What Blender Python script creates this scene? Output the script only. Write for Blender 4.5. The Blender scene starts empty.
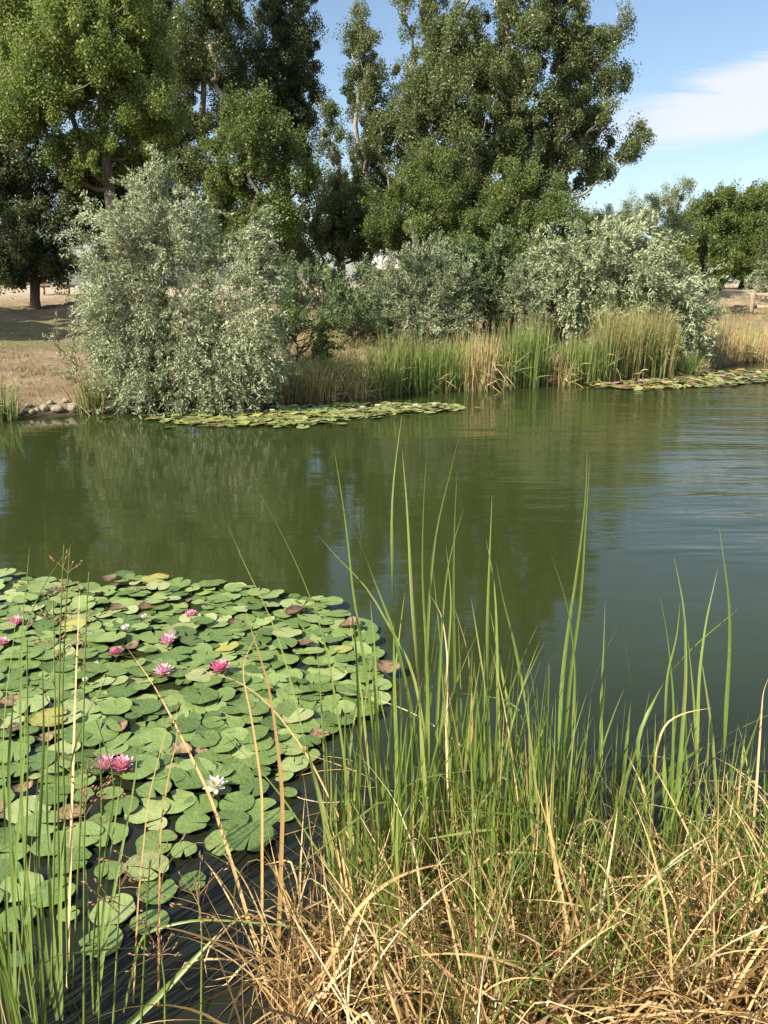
import bpy, math, random
import numpy as np
from mathutils import Vector
R = math.radians
rng = np.random.default_rng(7)
random.seed(7)
SC = bpy.context.scene
COL = SC.collection

# ------------------------------------------------------------------ camera
F_PX = 828.0; PITCH = R(15.3); CAMZ = 2.0
cd = bpy.data.cameras.new('camera'); cam = bpy.data.objects.new('camera', cd); COL.objects.link(cam)
cam.location = (0, 0, CAMZ); cam.rotation_euler = (R(90) - PITCH, 0, 0)
cd.sensor_fit = 'VERTICAL'; cd.sensor_height = 1024.0 / F_PX * 28.0; cd.lens = 28.0
cd.clip_start = 0.05; cd.clip_end = 3000
SC.camera = cam

# ------------------------------------------------------------------ sun, sky, exposure
SUN_DIR = Vector((-0.60, -0.50, 0.64)).normalized()
SUN_EL = math.asin(SUN_DIR.z); SUN_AZ = math.atan2(SUN_DIR.x, SUN_DIR.y)
sd = bpy.data.lights.new('sun', 'SUN'); sd.energy = 5.0; sd.angle = R(0.5); sd.color = (1.0, 0.94, 0.83)
sun = bpy.data.objects.new('sun', sd); COL.objects.link(sun)
sun.rotation_euler = (-SUN_DIR).to_track_quat('-Z', 'Y').to_euler()
SC.view_settings.view_transform = 'Standard'; SC.view_settings.look = 'None'
SC.view_settings.gamma = 1.0; SC.view_settings.exposure = 0.88
SC.view_settings.use_curve_mapping = False
W = bpy.data.worlds.new('World'); SC.world = W; W.use_nodes = True
def build_world():
    nt = W.node_tree; N = nt.nodes; L = nt.links; N.clear()
    out = N.new('ShaderNodeOutputWorld'); bg = N.new('ShaderNodeBackground'); bg.inputs[1].default_value = 0.098
    sky = N.new('ShaderNodeTexSky'); sky.sky_type = 'NISHITA'; sky.sun_disc = False
    sky.sun_elevation = SUN_EL; sky.sun_rotation = SUN_AZ; sky.air_density = 1.0; sky.dust_density = 1.2; sky.ozone_density = 1.6
    tc = N.new('ShaderNodeTexCoord'); sx = N.new('ShaderNodeSeparateXYZ'); L.new(tc.outputs['Generated'], sx.inputs[0])
    # plane projection of the sky direction, so that clouds flatten towards the horizon
    mz = N.new('ShaderNodeMath'); mz.operation = 'ADD'; mz.inputs[1].default_value = 0.06; L.new(sx.outputs[2], mz.inputs[0])
    dv = N.new('ShaderNodeVectorMath'); dv.operation = 'DIVIDE'; cb = N.new('ShaderNodeCombineXYZ')
    for k in range(3): L.new(mz.outputs[0], cb.inputs[k])
    L.new(tc.outputs['Generated'], dv.inputs[0]); L.new(cb.outputs[0], dv.inputs[1])
    mp = N.new('ShaderNodeMapping'); mp.inputs['Location'].default_value = (1.3, 0.4, 0); mp.inputs['Rotation'].default_value = (0, 0, R(25)); mp.inputs['Scale'].default_value = (0.42, 0.5, 1)
    L.new(dv.outputs[0], mp.inputs[0])
    no = N.new('ShaderNodeTexNoise'); no.inputs['Scale'].default_value = 1.6; no.inputs['Detail'].default_value = 9; no.inputs['Roughness'].default_value = 0.58; no.inputs['Distortion'].default_value = 0.5
    L.new(mp.outputs[0], no.inputs['Vector'])
    r1 = N.new('ShaderNodeMapRange'); r1.interpolation_type = 'SMOOTHSTEP'; r1.inputs[1].default_value = 0.36; r1.inputs[2].default_value = 0.66; L.new(no.outputs[0], r1.inputs[0])
    # the bank of cloud low on the right
    def rng_node(src, a, b, lo=0, hi=1):
        m = N.new('ShaderNodeMapRange'); m.interpolation_type = 'SMOOTHSTEP'; m.inputs[1].default_value = a; m.inputs[2].default_value = b
        m.inputs[3].default_value = lo; m.inputs[4].default_value = hi; L.new(src, m.inputs[0]); return m.outputs[0]
    def mul(a, b, op='MULTIPLY'):
        m = N.new('ShaderNodeMath'); m.operation = op
        for i, s in enumerate((a, b)):
            if isinstance(s, float): m.inputs[i].default_value = s
            else: L.new(s, m.inputs[i])
        return m.outputs[0]
    at = mul(sx.outputs[0], mul(sx.outputs[1], 0.001, 'ADD'), 'DIVIDE')
    # band that climbs to the right: centre elevation = 0.145 + 0.11*(x/y)
    e = mul(sx.outputs[2], mul(mul(at, 0.12), 0.133, 'ADD'), 'SUBTRACT')
    nz = mul(mul(no.outputs[0], -0.5, 'ADD'), 0.16)
    e2 = mul(e, nz, 'ADD')
    band = mul(rng_node(e2, -0.03, 0.0), rng_node(e2, 0.030, 0.048, 1, 0))
    side = rng_node(at, 0.16, 0.36)
    cl = mul(mul(band, side), rng_node(no.outputs[0], 0.28, 0.55, 0.55, 1.0))
    cl2 = mul(r1.outputs[0], rng_node(sx.outputs[2], 0.42, 0.75))
    cl = mul(mul(cl, cl2, 'MAXIMUM'), 0.85)
    mx = N.new('ShaderNodeMix'); mx.data_type = 'RGBA'; L.new(cl, mx.inputs[0]); L.new(sky.outputs[0], mx.inputs[6]); mx.inputs[7].default_value = (5.3, 5.35, 5.8, 1)
    L.new(mx.outputs[2], bg.inputs[0]); L.new(bg.outputs[0], out.inputs[0])
build_world()

# ------------------------------------------------------------------ pixel -> place helpers (pinhole used to measure the photo)
def ray(px, py):
    x = (px - 384) / F_PX; y = (512 - py) / F_PX
    return np.array([x, math.cos(PITCH) + y * math.sin(PITCH), -math.sin(PITCH) + y * math.cos(PITCH)])
def WZ(px, py, z=0.0):
    d = ray(px, py); t = (z - CAMZ) / d[2]; return np.array([0, 0, CAMZ]) + d * t
def WY(px, py, Y):
    d = ray(px, py); t = Y / d[1]; return np.array([0, 0, CAMZ]) + d * t
def depth(px, py, Y): return Y / ray(px, py)[1]

# ------------------------------------------------------------------ mesh helpers
def mesh_np(name, V, faces, mats, attrs=None, smooth=False, uv=None):
    """faces: list of (array (M,k), material index)"""
    me = bpy.data.meshes.new(name)
    V = np.asarray(V, dtype=np.float32).reshape(-1, 3)
    if not isinstance(faces, list): faces = [(faces, 0)]
    faces = [(np.asarray(f, dtype=np.int32), m) for f, m in faces if len(f)]
    loops = np.concatenate([f.ravel() for f, m in faces])
    sizes = np.concatenate([np.full(len(f), f.shape[1], np.int32) for f, m in faces])
    mi = np.concatenate([np.full(len(f), m, np.int32) for f, m in faces])
    starts = np.zeros(len(sizes), np.int32); starts[1:] = np.cumsum(sizes)[:-1]
    me.vertices.add(len(V)); me.vertices.foreach_set('co', V.ravel())
    me.loops.add(len(loops)); me.loops.foreach_set('vertex_index', loops)
    me.polygons.add(len(sizes)); me.polygons.foreach_set('loop_start', starts); me.polygons.foreach_set('loop_total', sizes)
    me.polygons.foreach_set('material_index', mi)
    if smooth: me.polygons.foreach_set('use_smooth', np.ones(len(sizes), bool))
    for m in mats: me.materials.append(m)
    for k, (dom, arr) in (attrs or {}).items():
        a = me.attributes.new(k, 'FLOAT', dom); a.data.foreach_set('value', np.asarray(arr, np.float32).ravel())
    me.update(calc_edges=True); me.validate(clean_customdata=False)
    return me
def link(name, me, parent=None, loc=None):
    o = bpy.data.objects.new(name, me); COL.objects.link(o)
    if parent is not None: o.parent = parent
    if loc is not None: o.location = loc
    return o
def tag(o, label=None, cat=None, group=None, kind=None):
    if label: o['label'] = label
    if cat: o['category'] = cat
    if group: o['group'] = group
    if kind: o['kind'] = kind
    return o
def thing(name, loc, label, cat, group=None, rz=0):
    o = bpy.data.objects.new(name, None); COL.objects.link(o); o.location = loc; o.rotation_euler = (0, 0, rz)
    o.empty_display_size = 0.2
    return tag(o, label, cat, group)
def copy_thing(root):
    r = root.copy(); COL.objects.link(r)
    for ch in list(root.children):
        c = ch.copy(); COL.objects.link(c); c.parent = r
        for g in list(ch.children):
            d = g.copy(); COL.objects.link(d); d.parent = c
    return r
def norm(a): return a / (np.linalg.norm(a, axis=-1, keepdims=True) + 1e-9)

def tubes(polys, n=6):
    """polys: list of (P (k,3), r (k,)) -> verts, quad faces"""
    VV = []; FF = []; off = 0
    ang = np.arange(n) * 2 * math.pi / n
    for P, r in polys:
        P = np.asarray(P, float); r = np.asarray(r, float); k = len(P)
        T = norm(np.gradient(P, axis=0))
        ref = np.array([1.0, 0, 0]) if abs(T[0][0]) < 0.8 else np.array([0, 1.0, 0])
        S = norm(np.cross(T, ref)); B = np.cross(T, S)
        V = P[:, None, :] + r[:, None, None] * (np.cos(ang)[None, :, None] * S[:, None, :] + np.sin(ang)[None, :, None] * B[:, None, :])
        VV.append(V.reshape(-1, 3))
        i = np.arange(k - 1)[:, None] * n; j = np.arange(n)[None, :]; j2 = (j + 1) % n
        FF.append((np.stack([i + j, i + j2, i + n + j2, i + n + j], -1).reshape(-1, 4)) + off); off += k * n
    return np.concatenate(VV), np.concatenate(FF)

def ribbons(P, Wd, tw, fold=0.25, ref=None):
    """P (B,N,3) centre lines, Wd (B,N) widths, tw (B,N) twist angle -> verts, faces, attrs t (point), tint (point)"""
    P = np.asarray(P, float); B, N, _ = P.shape
    T = norm(np.gradient(P, axis=1))
    if ref is None:
        a = rng.uniform(0, 2 * math.pi, B); ref = np.stack([np.cos(a), np.sin(a), 0 * a + 0.15], -1)
    S = norm(np.cross(T, ref[:, None, :])); U = np.cross(S, T)
    c = np.cos(tw)[..., None]; s = np.sin(tw)[..., None]
    S2 = S * c + U * s; U2 = -S * s + U * c
    h = (Wd * 0.5)[..., None]
    V = np.stack([P - S2 * h, P + U2 * h * 2 * fold, P + S2 * h], 2).reshape(-1, 3)
    b = np.arange(B)[:, None, None] * N * 3; i = np.arange(N - 1)[None, :, None] * 3; j = np.arange(2)[None, None, :]
    q = b + i + j
    F = np.stack([q, q + 1, q + 4, q + 3], -1).reshape(-1, 4)
    t = np.broadcast_to(np.linspace(0, 1, N)[None, :, None], (B, N, 3)).ravel()
    return V, F, t
def ribbon_mesh(name, P, Wd, tw, mat, tint=None, fold=0.25, ref=None):
    V, F, t = ribbons(P, Wd, tw, fold, ref); B, N = Wd.shape
    if tint is None: tint = rng.random(B)
    tt = np.repeat(np.asarray(tint), N * 3)
    return mesh_np(name, V, F, [mat], {'t': ('POINT', t), 'tint': ('POINT', tt)}, smooth=True)
def grow(roots, L, az, th0, th1, p=1.6, N=12, daz=0.0, kink=None, kang=None):
    """integrate blades: angle from vertical goes th0->th1"""
    B = len(roots); t = np.linspace(0, 1, N)[None, :]
    col = lambda a: np.broadcast_to(np.asarray(a, float).reshape(-1, 1), (B, 1))
    th = col(th0) + (col(th1) - col(th0)) * t ** col(p)
    if kink is not None: th = th + col(kang) / (1 + np.exp(-(t - col(kink)) * 40))
    a = col(az) + col(daz) * t
    d = np.stack([np.sin(th) * np.cos(a), np.sin(th) * np.sin(a), np.cos(th)], -1) * (col(L) / (N - 1))[..., None]
    P = np.cumsum(d, axis=1); P = P - P[:, :1]
    return P + np.asarray(roots)[:, None, :]
def taper(B, N, w, a=0.12, k=2.2):
    t = np.linspace(0, 1, N)[None, :]
    prof = np.minimum(1, 0.55 + t / a * 0.45) * (1 - t ** k) + 0.02
    return np.asarray(w, float).reshape(-1, 1) * prof

# ------------------------------------------------------------------ materials
def new_mat(name):
    m = bpy.data.materials.new(name); m.use_nodes = True; nt = m.node_tree; nt.nodes.clear()
    out = nt.nodes.new('ShaderNodeOutputMaterial'); return m, nt.nodes, nt.links, out
def ramp(N, stops):
    r = N.new('ShaderNodeValToRGB'); e = r.color_ramp.elements
    while len(e) < len(stops): e.new(0.5)
    for k, (p, c) in enumerate(stops): e[k].position = p; e[k].color = (*c, 1)
    return r
def leaf_mat(name, stops, rough=0.5, trans=0.3, tipcol=None, tippos=(0.8, 1.0), tint_attr='tint', spec=0.4, basecol=None, spots=None, objrand=False):
    m, N, L, out = new_mat(name)
    at = N.new('ShaderNodeAttribute'); at.attribute_name = tint_attr
    src = at.outputs['Fac']
    if objrand:
        oi = N.new('ShaderNodeObjectInfo'); src = oi.outputs['Random']
    rp = ramp(N, stops); L.new(src, rp.inputs[0]); c = rp.outputs[0]
    def blend(c, fac, col):
        mx = N.new('ShaderNodeMix'); mx.data_type = 'RGBA'; L.new(fac, mx.inputs[0]); L.new(c, mx.inputs[6]); mx.inputs[7].default_value = (*col, 1); return mx.outputs[2]
    if tipcol or basecol:
        t = N.new('ShaderNodeAttribute'); t.attribute_name = 't'
        if tipcol:
            mr = N.new('ShaderNodeMapRange'); mr.inputs[1].default_value = tippos[0]; mr.inputs[2].default_value = tippos[1]; mr.inputs[4].default_value = 0.85; L.new(t.outputs['Fac'], mr.inputs[0]); c = blend(c, mr.outputs[0], tipcol)
        if basecol:
            mr = N.new('ShaderNodeMapRange'); mr.inputs[1].default_value = 0.3; mr.inputs[2].default_value = 0.0; mr.inputs[4].default_value = 0.7; L.new(t.outputs['Fac'], mr.inputs[0]); c = blend(c, mr.outputs[0], basecol)
    if spots:
        tc = N.new('ShaderNodeTexCoord'); no = N.new('ShaderNodeTexNoise'); no.inputs['Scale'].default_value = spots[0]; no.inputs['Detail'].default_value = 5
        L.new(tc.outputs['Object'], no.inputs['Vector'])
        mr = N.new('ShaderNodeMapRange'); mr.inputs[1].default_value = spots[1]; mr.inputs[2].default_value = spots[1] + 0.08; mr.inputs[4].default_value = 0.7; L.new(no.outputs[0], mr.inputs[0]); c = blend(c, mr.outputs[0], spots[2])
    b = N.new('ShaderNodeBsdfPrincipled'); b.inputs['Roughness'].default_value = rough; b.inputs['Specular IOR Level'].default_value = spec
    L.new(c, b.inputs['Base Color'])
    tr = N.new('ShaderNodeBsdfTranslucent'); L.new(c, tr.inputs[0])
    ms = N.new('ShaderNodeMixShader'); ms.inputs[0].default_value = trans; L.new(b.outputs[0], ms.inputs[1]); L.new(tr.outputs[0], ms.inputs[2]); L.new(ms.outputs[0], out.inputs[0])
    return m
def bark_mat(name, c1, c2, scale=6):
    m, N, L, out = new_mat(name)
    tc = N.new('ShaderNodeTexCoord'); mp = N.new('ShaderNodeMapping'); mp.inputs['Scale'].default_value = (1, 1, 0.25); L.new(tc.outputs['Object'], mp.inputs[0])
    no = N.new('ShaderNodeTexNoise'); no.inputs['Scale'].default_value = scale; no.inputs['Detail'].default_value = 8; no.inputs['Roughness'].default_value = 0.7; L.new(mp.outputs[0], no.inputs['Vector'])
    rp = ramp(N, [(0.35, c1), (0.65, c2)]); L.new(no.outputs[0], rp.inputs[0])
    b = N.new('ShaderNodeBsdfPrincipled'); b.inputs['Roughness'].default_value = 0.9; L.new(rp.outputs[0], b.inputs['Base Color'])
    bp = N.new('ShaderNodeBump'); bp.inputs['Strength'].default_value = 0.6; bp.inputs['Distance'].default_value = 0.03; L.new(no.outputs[0], bp.inputs['Height']); L.new(bp.outputs[0], b.inputs['Normal'])
    L.new(b.outputs[0], out.inputs[0]); return m

M_POP = leaf_mat('poplar_leaf', [(0, (0.087, 0.116, 0.037)), (.5, (0.153, 0.188, 0.063)), (.85, (0.225, 0.263, 0.099)), (1, (0.363, 0.376, 0.185))], rough=0.40, trans=0.40, spec=0.5)
M_DARK = leaf_mat('dark_leaf', [(0, (0.062, 0.089, 0.031)), (.6, (0.111, 0.138, 0.051)), (1, (0.204, 0.227, 0.107))], rough=0.42, trans=0.40, spec=0.5)
M_BRIGHT = leaf_mat('bright_leaf', [(0, (0.136, 0.190, 0.041)), (.5, (0.227, 0.288, 0.067)), (1, (0.363, 0.411, 0.127))], rough=0.45, trans=0.46)
M_MID = leaf_mat('mid_leaf', [(0, (0.086, 0.124, 0.029)), (.5, (0.146, 0.193, 0.049)), (1, (0.254, 0.296, 0.087))], rough=0.45, trans=0.42)
M_WIL = leaf_mat('silver_leaf', [(0, (0.202, 0.242, 0.123)), (.5, (0.320, 0.361, 0.200)), (.96, (0.475, 0.508, 0.305)), (1, (0.535, 0.457, 0.117))], rough=0.55, trans=0.2, spec=0.3)
M_WIL2 = leaf_mat('grey_leaf', [(0, (0.149, 0.184, 0.087)), (.5, (0.242, 0.284, 0.148)), (1, (0.370, 0.405, 0.235))], rough=0.55, trans=0.2, spec=0.3)
M_OLIVE = leaf_mat('olive_leaf', [(0, (0.085, 0.131, 0.045)), (.5, (0.136, 0.189, 0.075)), (1, (0.230, 0.263, 0.120))], rough=0.55, trans=0.25, spec=0.3)
M_BARK = bark_mat('brown_bark', (.055, .042, .030), (.16, .125, .09))
M_PALE = bark_mat('pale_bark', (.17, .15, .11), (.42, .37, .29), 4)
M_STEM = bark_mat('shrub_bark', (.06, .045, .03), (.18, .14, .10), 12)
M_REED = leaf_mat('reed_green', [(0, (0.109, 0.180, 0.039)), (.5, (0.174, 0.264, 0.063)), (1, (0.306, 0.363, 0.107))], rough=0.4, trans=0.35, tipcol=(.40, .33, .14), tippos=(0.72, 1.0), basecol=(.26, .22, .10))
M_REEDY = leaf_mat('reed_yellowish', [(0, (.13, .18, .045)), (.5, (.21, .25, .075)), (1, (.38, .36, .14))], rough=0.45, trans=0.35, tipcol=(.50, .38, .16), tippos=(0.55, 1.1), basecol=(.10, .13, .045))
M_DRY = leaf_mat('reed_dry', [(0, (0.291, 0.190, 0.076)), (.4, (0.474, 0.345, 0.152)), (.8, (0.625, 0.489, 0.237)), (1, (0.711, 0.634, 0.380))], rough=0.6, trans=0.25, spec=0.25)
M_BLADE = leaf_mat('blade_green', [(0, (0.097, 0.157, 0.026)), (.45, (0.168, 0.243, 0.045)), (.85, (0.255, 0.324, 0.075)), (1, (0.336, 0.367, 0.110))], rough=0.32, trans=0.38, tipcol=(.42, .36, .17), tippos=(0.92, 1.0), basecol=(.22, .24, .10), spec=0.5, spots=(38, .64, (.40, .30, .13)))
M_STRAW = leaf_mat('blade_straw', [(0, (0.110, 0.065, 0.023)), (.25, (0.309, 0.188, 0.071)), (.6, (0.550, 0.366, 0.149)), (.85, (0.681, 0.474, 0.220)), (1, (0.814, 0.653, 0.393))], rough=0.5, trans=0.22, spec=0.35)
M_SEED = leaf_mat('seed_brown', [(0, (.20, .10, .05)), (1, (.42, .26, .13))], rough=0.7, trans=0.1)
M_SOILGRASS = leaf_mat('bank_grass', [(0, (0.137, 0.176, 0.050)), (.4, (0.263, 0.242, 0.090)), (1, (0.483, 0.374, 0.180))], rough=0.6, trans=0.25)

def ground_mat():
    m, N, L, out = new_mat('ground_soil')
    ge = N.new('ShaderNodeNewGeometry')
    def noise(s, d, r=0.6, vec=None):
        n = N.new('ShaderNodeTexNoise'); n.inputs['Scale'].default_value = s; n.inputs['Detail'].default_value = d; n.inputs['Roughness'].default_value = r
        L.new(vec or ge.outputs['Position'], n.inputs['Vector']); return n.outputs[0]
    n1 = noise(1.3, 10, 0.7); rp = ramp(N, [(0.25, (.19, .125, .07)), (0.5, (.33, .24, .145)), (0.75, (.46, .355, .23))]); L.new(n1, rp.inputs[0])
    n2 = noise(0.33, 6); mr = N.new('ShaderNodeMapRange'); mr.interpolation_type = 'SMOOTHSTEP'; mr.inputs[1].default_value = 0.50; mr.inputs[2].default_value = 0.63; mr.inputs[4].default_value = 0.65; L.new(n2, mr.inputs[0])
    n3 = noise(6, 6); rp2 = ramp(N, [(0.3, (.12, .15, .045)), (0.7, (.25, .26, .09))]); L.new(n3, rp2.inputs[0])
    mx = N.new('ShaderNodeMix'); mx.data_type = 'RGBA'; L.new(mr.outputs[0], mx.inputs[0]); L.new(rp.outputs[0], mx.inputs[6]); L.new(rp2.outputs[0], mx.inputs[7])
    # far field of pale stubble
    sp = N.new('ShaderNodeSeparateXYZ'); L.new(ge.outputs['Position'], sp.inputs[0])
    mf = N.new('ShaderNodeMapRange'); mf.inputs[1].default_value = 33; mf.inputs[2].default_value = 42; mf.inputs[4].default_value = 0.9; L.new(sp.outputs[1], mf.inputs[0])
    mx2 = N.new('ShaderNodeMix'); mx2.data_type = 'RGBA'; L.new(mf.outputs[0], mx2.inputs[0]); L.new(mx.outputs[2], mx2.inputs[6]); mx2.inputs[7].default_value = (.50, .40, .27, 1)
    # wet mud at the waterline
    mw = N.new('ShaderNodeMapRange'); mw.inputs[1].default_value = 0.16; mw.inputs[2].default_value = 0.02; mw.inputs[4].default_value = 0.85; L.new(sp.outputs[2], mw.inputs[0])
    mx3 = N.new('ShaderNodeMix'); mx3.data_type = 'RGBA'; L.new(mw.outputs[0], mx3.inputs[0]); L.new(mx2.outputs[2], mx3.inputs[6]); mx3.inputs[7].default_value = (.055, .042, .026, 1)
    b = N.new('ShaderNodeBsdfPrincipled'); b.inputs['Roughness'].default_value = 0.95; b.inputs['Specular IOR Level'].default_value = 0.1; L.new(mx3.outputs[2], b.inputs['Base Color'])
    nb = noise(9, 10, 0.75); bp = N.new('ShaderNodeBump'); bp.inputs['Strength'].default_value = 0.9; bp.inputs['Distance'].default_value = 0.12; L.new(nb, bp.inputs['Height']); L.new(bp.outputs[0], b.inputs['Normal'])
    L.new(b.outputs[0], out.inputs[0]); return m
def water_mat():
    m, N, L, out = new_mat('pond_water')
    ge = N.new('ShaderNodeNewGeometry'); sp = N.new('ShaderNodeSeparateXYZ'); L.new(ge.outputs['Position'], sp.inputs[0])
    def noise(scale, rot, s, d, r=0.55, dist=0.0):
        mp = N.new('ShaderNodeMapping'); mp.inputs['Scale'].default_value = (*scale, 1); mp.inputs['Rotation'].default_value = (0, 0, rot); L.new(ge.outputs['Position'], mp.inputs[0])
        n = N.new('ShaderNodeTexNoise'); n.inputs['Scale'].default_value = s; n.inputs['Detail'].default_value = d; n.inputs['Roughness'].default_value = r; n.inputs['Distortion'].default_value = dist
        L.new(mp.outputs[0], n.inputs['Vector']); return n.outputs[0]
    def math_(op, a, b):
        x = N.new('ShaderNodeMath'); x.operation = op
        for i, s in enumerate((a, b)):
            if isinstance(s, (int, float)): x.inputs[i].default_value = s
            else: L.new(s, x.inputs[i])
        return x.outputs[0]
    # algae-rich open water; shade at the near bank put into the colour
    tb = noise((1, 1), 0, 0.5, 4)
    yy = math_('ADD', sp.outputs[1], math_('MULTIPLY', tb, 2.0))
    mr = N.new('ShaderNodeMapRange'); mr.interpolation_type = 'SMOOTHSTEP'; mr.inputs[1].default_value = 3.2; mr.inputs[2].default_value = 6.0; L.new(yy, mr.inputs[0])
    rp = N.new('ShaderNodeMix'); rp.data_type = 'RGBA'; L.new(mr.outputs[0], rp.inputs[0]); rp.inputs[6].default_value = (.015, .017, .009, 1); rp.inputs[7].default_value = (.031, .041, .011, 1)
    b = N.new('ShaderNodeBsdfPrincipled'); b.inputs['Roughness'].default_value = 0.02; b.inputs['IOR'].default_value = 1.333
    L.new(rp.outputs[2], b.inputs['Base Color'])
    w1 = noise((0.45, 2.0), R(6), 1.1, 2, 0.45, 0.5)      # long low swell lines
    w2 = noise((1.3, 5.0), R(-5), 2.2, 4, 0.55, 0.3)     # wind ripple
    w3 = noise((1, 2.0), 0, 0.35, 2)
    gust = N.new('ShaderNodeMapRange'); gust.interpolation_type = 'SMOOTHSTEP'; gust.inputs[1].default_value = -0.5; gust.inputs[2].default_value = 6.0
    gx = math_('ADD', sp.outputs[0], math_('MULTIPLY', math_('SUBTRACT', w3, 0.5), 7.0)); L.new(gx, gust.inputs[0]); gust.inputs[3].default_value = 0.10; gust.inputs[4].default_value = 0.65
    far = N.new('ShaderNodeMapRange'); far.inputs[1].default_value = 2.5; far.inputs[2].default_value = 7; far.inputs[3].default_value = 0.15; far.inputs[4].default_value = 1.0; L.new(sp.outputs[1], far.inputs[0])
    h = math_('ADD', math_('MULTIPLY', w1, 1.0), math_('MULTIPLY', w2, 0.22))
    h = math_('MULTIPLY', math_('MULTIPLY', h, gust.outputs[0]), far.outputs[0])
    bp = N.new('ShaderNodeBump'); bp.inputs['Strength'].default_value = 1.0; bp.inputs['Distance'].default_value = 0.042; L.new(h, bp.inputs['Height']); L.new(bp.outputs[0], b.inputs['Normal'])
    L.new(b.outputs[0], out.inputs[0]); return m
def pad_mat(name, stops, spot, spotpos, rough=0.33, island=False):
    m, N, L, out = new_mat(name)
    oi = N.new('ShaderNodeNewGeometry' if island else 'ShaderNodeObjectInfo'); rnd = oi.outputs['Random Per Island' if island else 'Random']; rp = ramp(N, stops); L.new(rnd, rp.inputs[0])
    tc = N.new('ShaderNodeTexCoord')
    # offset the texture by the object's random number so no two pads match
    cv = N.new('ShaderNodeCombineXYZ'); mm = N.new('ShaderNodeMath'); mm.operation = 'MULTIPLY'; mm.inputs[1].default_value = 37; L.new(rnd, mm.inputs[0]); L.new(mm.outputs[0], cv.inputs[2])
    ad = N.new('ShaderNodeVectorMath'); L.new(tc.outputs['Object'], ad.inputs[0]); L.new(cv.outputs[0], ad.inputs[1])
    n1 = N.new('ShaderNodeTexNoise'); n1.inputs['Scale'].default_value = 26 if island else 2.4; n1.inputs['Detail'].default_value = 7; n1.inputs['Roughness'].default_value = 0.65; L.new(ad.outputs[0], n1.inputs['Vector'])
    at = N.new('ShaderNodeAttribute'); at.attribute_name = 'rad'
    # radial veins
    an = N.new('ShaderNodeAttribute'); an.attribute_name = 'vein'
    mv = N.new('ShaderNodeMath'); mv.operation = 'MULTIPLY'; mv.inputs[1].default_value = 0.28; L.new(an.outputs['Fac'], mv.inputs[0])
    mxv = N.new('ShaderNodeMix'); mxv.data_type = 'RGBA'; L.new(mv.outputs[0], mxv.inputs[0]); L.new(rp.outputs[0], mxv.inputs[6]); mxv.inputs[7].default_value = (.30, .36, .14, 1)
    # brown spots, denser at the rim
    a2 = N.new('ShaderNodeMath'); a2.operation = 'POWER'; a2.inputs[1].default_value = 4; L.new(at.outputs['Fac'], a2.inputs[0])
    a3 = N.new('ShaderNodeMath'); a3.operation = 'MULTIPLY_ADD'; a3.inputs[1].default_value = 0.13; L.new(a2.outputs[0], a3.inputs[0]); L.new(n1.outputs[0], a3.inputs[2])
    mr = N.new('ShaderNodeMapRange'); mr.inputs[1].default_value = spotpos; mr.inputs[2].default_value = spotpos + 0.05; mr.inputs[4].default_value = 0.85; L.new(a3.outputs[0], mr.inputs[0])
    mx = N.new('ShaderNodeMix'); mx.data_type = 'RGBA'; L.new(mr.outputs[0], mx.inputs[0]); L.new(mxv.outputs[2], mx.inputs[6]); mx.inputs[7].default_value = (*spot, 1)
    b = N.new('ShaderNodeBsdfPrincipled'); b.inputs['Specular IOR Level'].default_value = 0.6; L.new(mx.outputs[2], b.inputs['Base Color'])
    mr2 = N.new('ShaderNodeMapRange'); mr2.inputs[3].default_value = rough - 0.06; mr2.inputs[4].default_value = rough + 0.25; L.new(n1.outputs[0], mr2.inputs[0]); L.new(mr2.outputs[0], b.inputs['Roughness'])
    bp = N.new('ShaderNodeBump'); bp.inputs['Strength'].default_value = 0.35; bp.inputs['Distance'].default_value = 0.003 if island else 0.03; L.new(n1.outputs[0], bp.inputs['Height']); L.new(bp.outputs[0], b.inputs['Normal'])
    L.new(b.outputs[0], out.inputs[0]); return m
PADRAMP = [(0, (.066, .115, .028)), (.25, (.115, .178, .042)), (.6, (.175, .245, .065)), (.85, (.24, .305, .10)), (1, (.33, .36, .15))]
M_PAD = pad_mat('lily_pad', PADRAMP, (.22, .12, .04), 0.70, rough=0.24)
M_PADY = pad_mat('lily_pad_yellow', [(0, (.30, .30, .07)), (1, (.42, .36, .10))], (.24, .12, .05), 0.60)
M_PADB = pad_mat('lily_pad_brown', [(0, (.13, .07, .04)), (.5, (.22, .125, .06)), (1, (.30, .18, .09))], (.07, .04, .025), 0.55, rough=0.5)

def petal_mat(name, c0, c1):
    m, N, L, out = new_mat(name)
    t = N.new('ShaderNodeAttribute'); t.attribute_name = 't'; rp = ramp(N, [(0.0, c0), (1.0, c1)]); L.new(t.outputs['Fac'], rp.inputs[0])
    b = N.new('ShaderNodeBsdfPrincipled'); b.inputs['Roughness'].default_value = 0.5; L.new(rp.outputs[0], b.inputs['Base Color'])
    tr = N.new('ShaderNodeBsdfTranslucent'); L.new(rp.outputs[0], tr.inputs[0]); ms = N.new('ShaderNodeMixShader'); ms.inputs[0].default_value = 0.3
    L.new(b.outputs[0], ms.inputs[1]); L.new(tr.outputs[0], ms.inputs[2]); L.new(ms.outputs[0], out.inputs[0]); return m
M_PINK = petal_mat('petal_pink', (.74, .14, .30), (.86, .50, .62))
M_PINK2 = petal_mat('petal_deep_pink', (.70, .08, .22), (.84, .34, .48))
M_PALEP = petal_mat('petal_pale_pink', (.80, .34, .46), (.88, .68, .74))
M_WHITE = petal_mat('petal_white', (.75, .72, .50), (.82, .80, .74))
M_YEL = petal_mat('stamen_yellow', (.80, .42, .05), (.85, .62, .12))
M_SEPAL = petal_mat('sepal_green', (.12, .10, .04), (.25, .12, .08))

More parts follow.
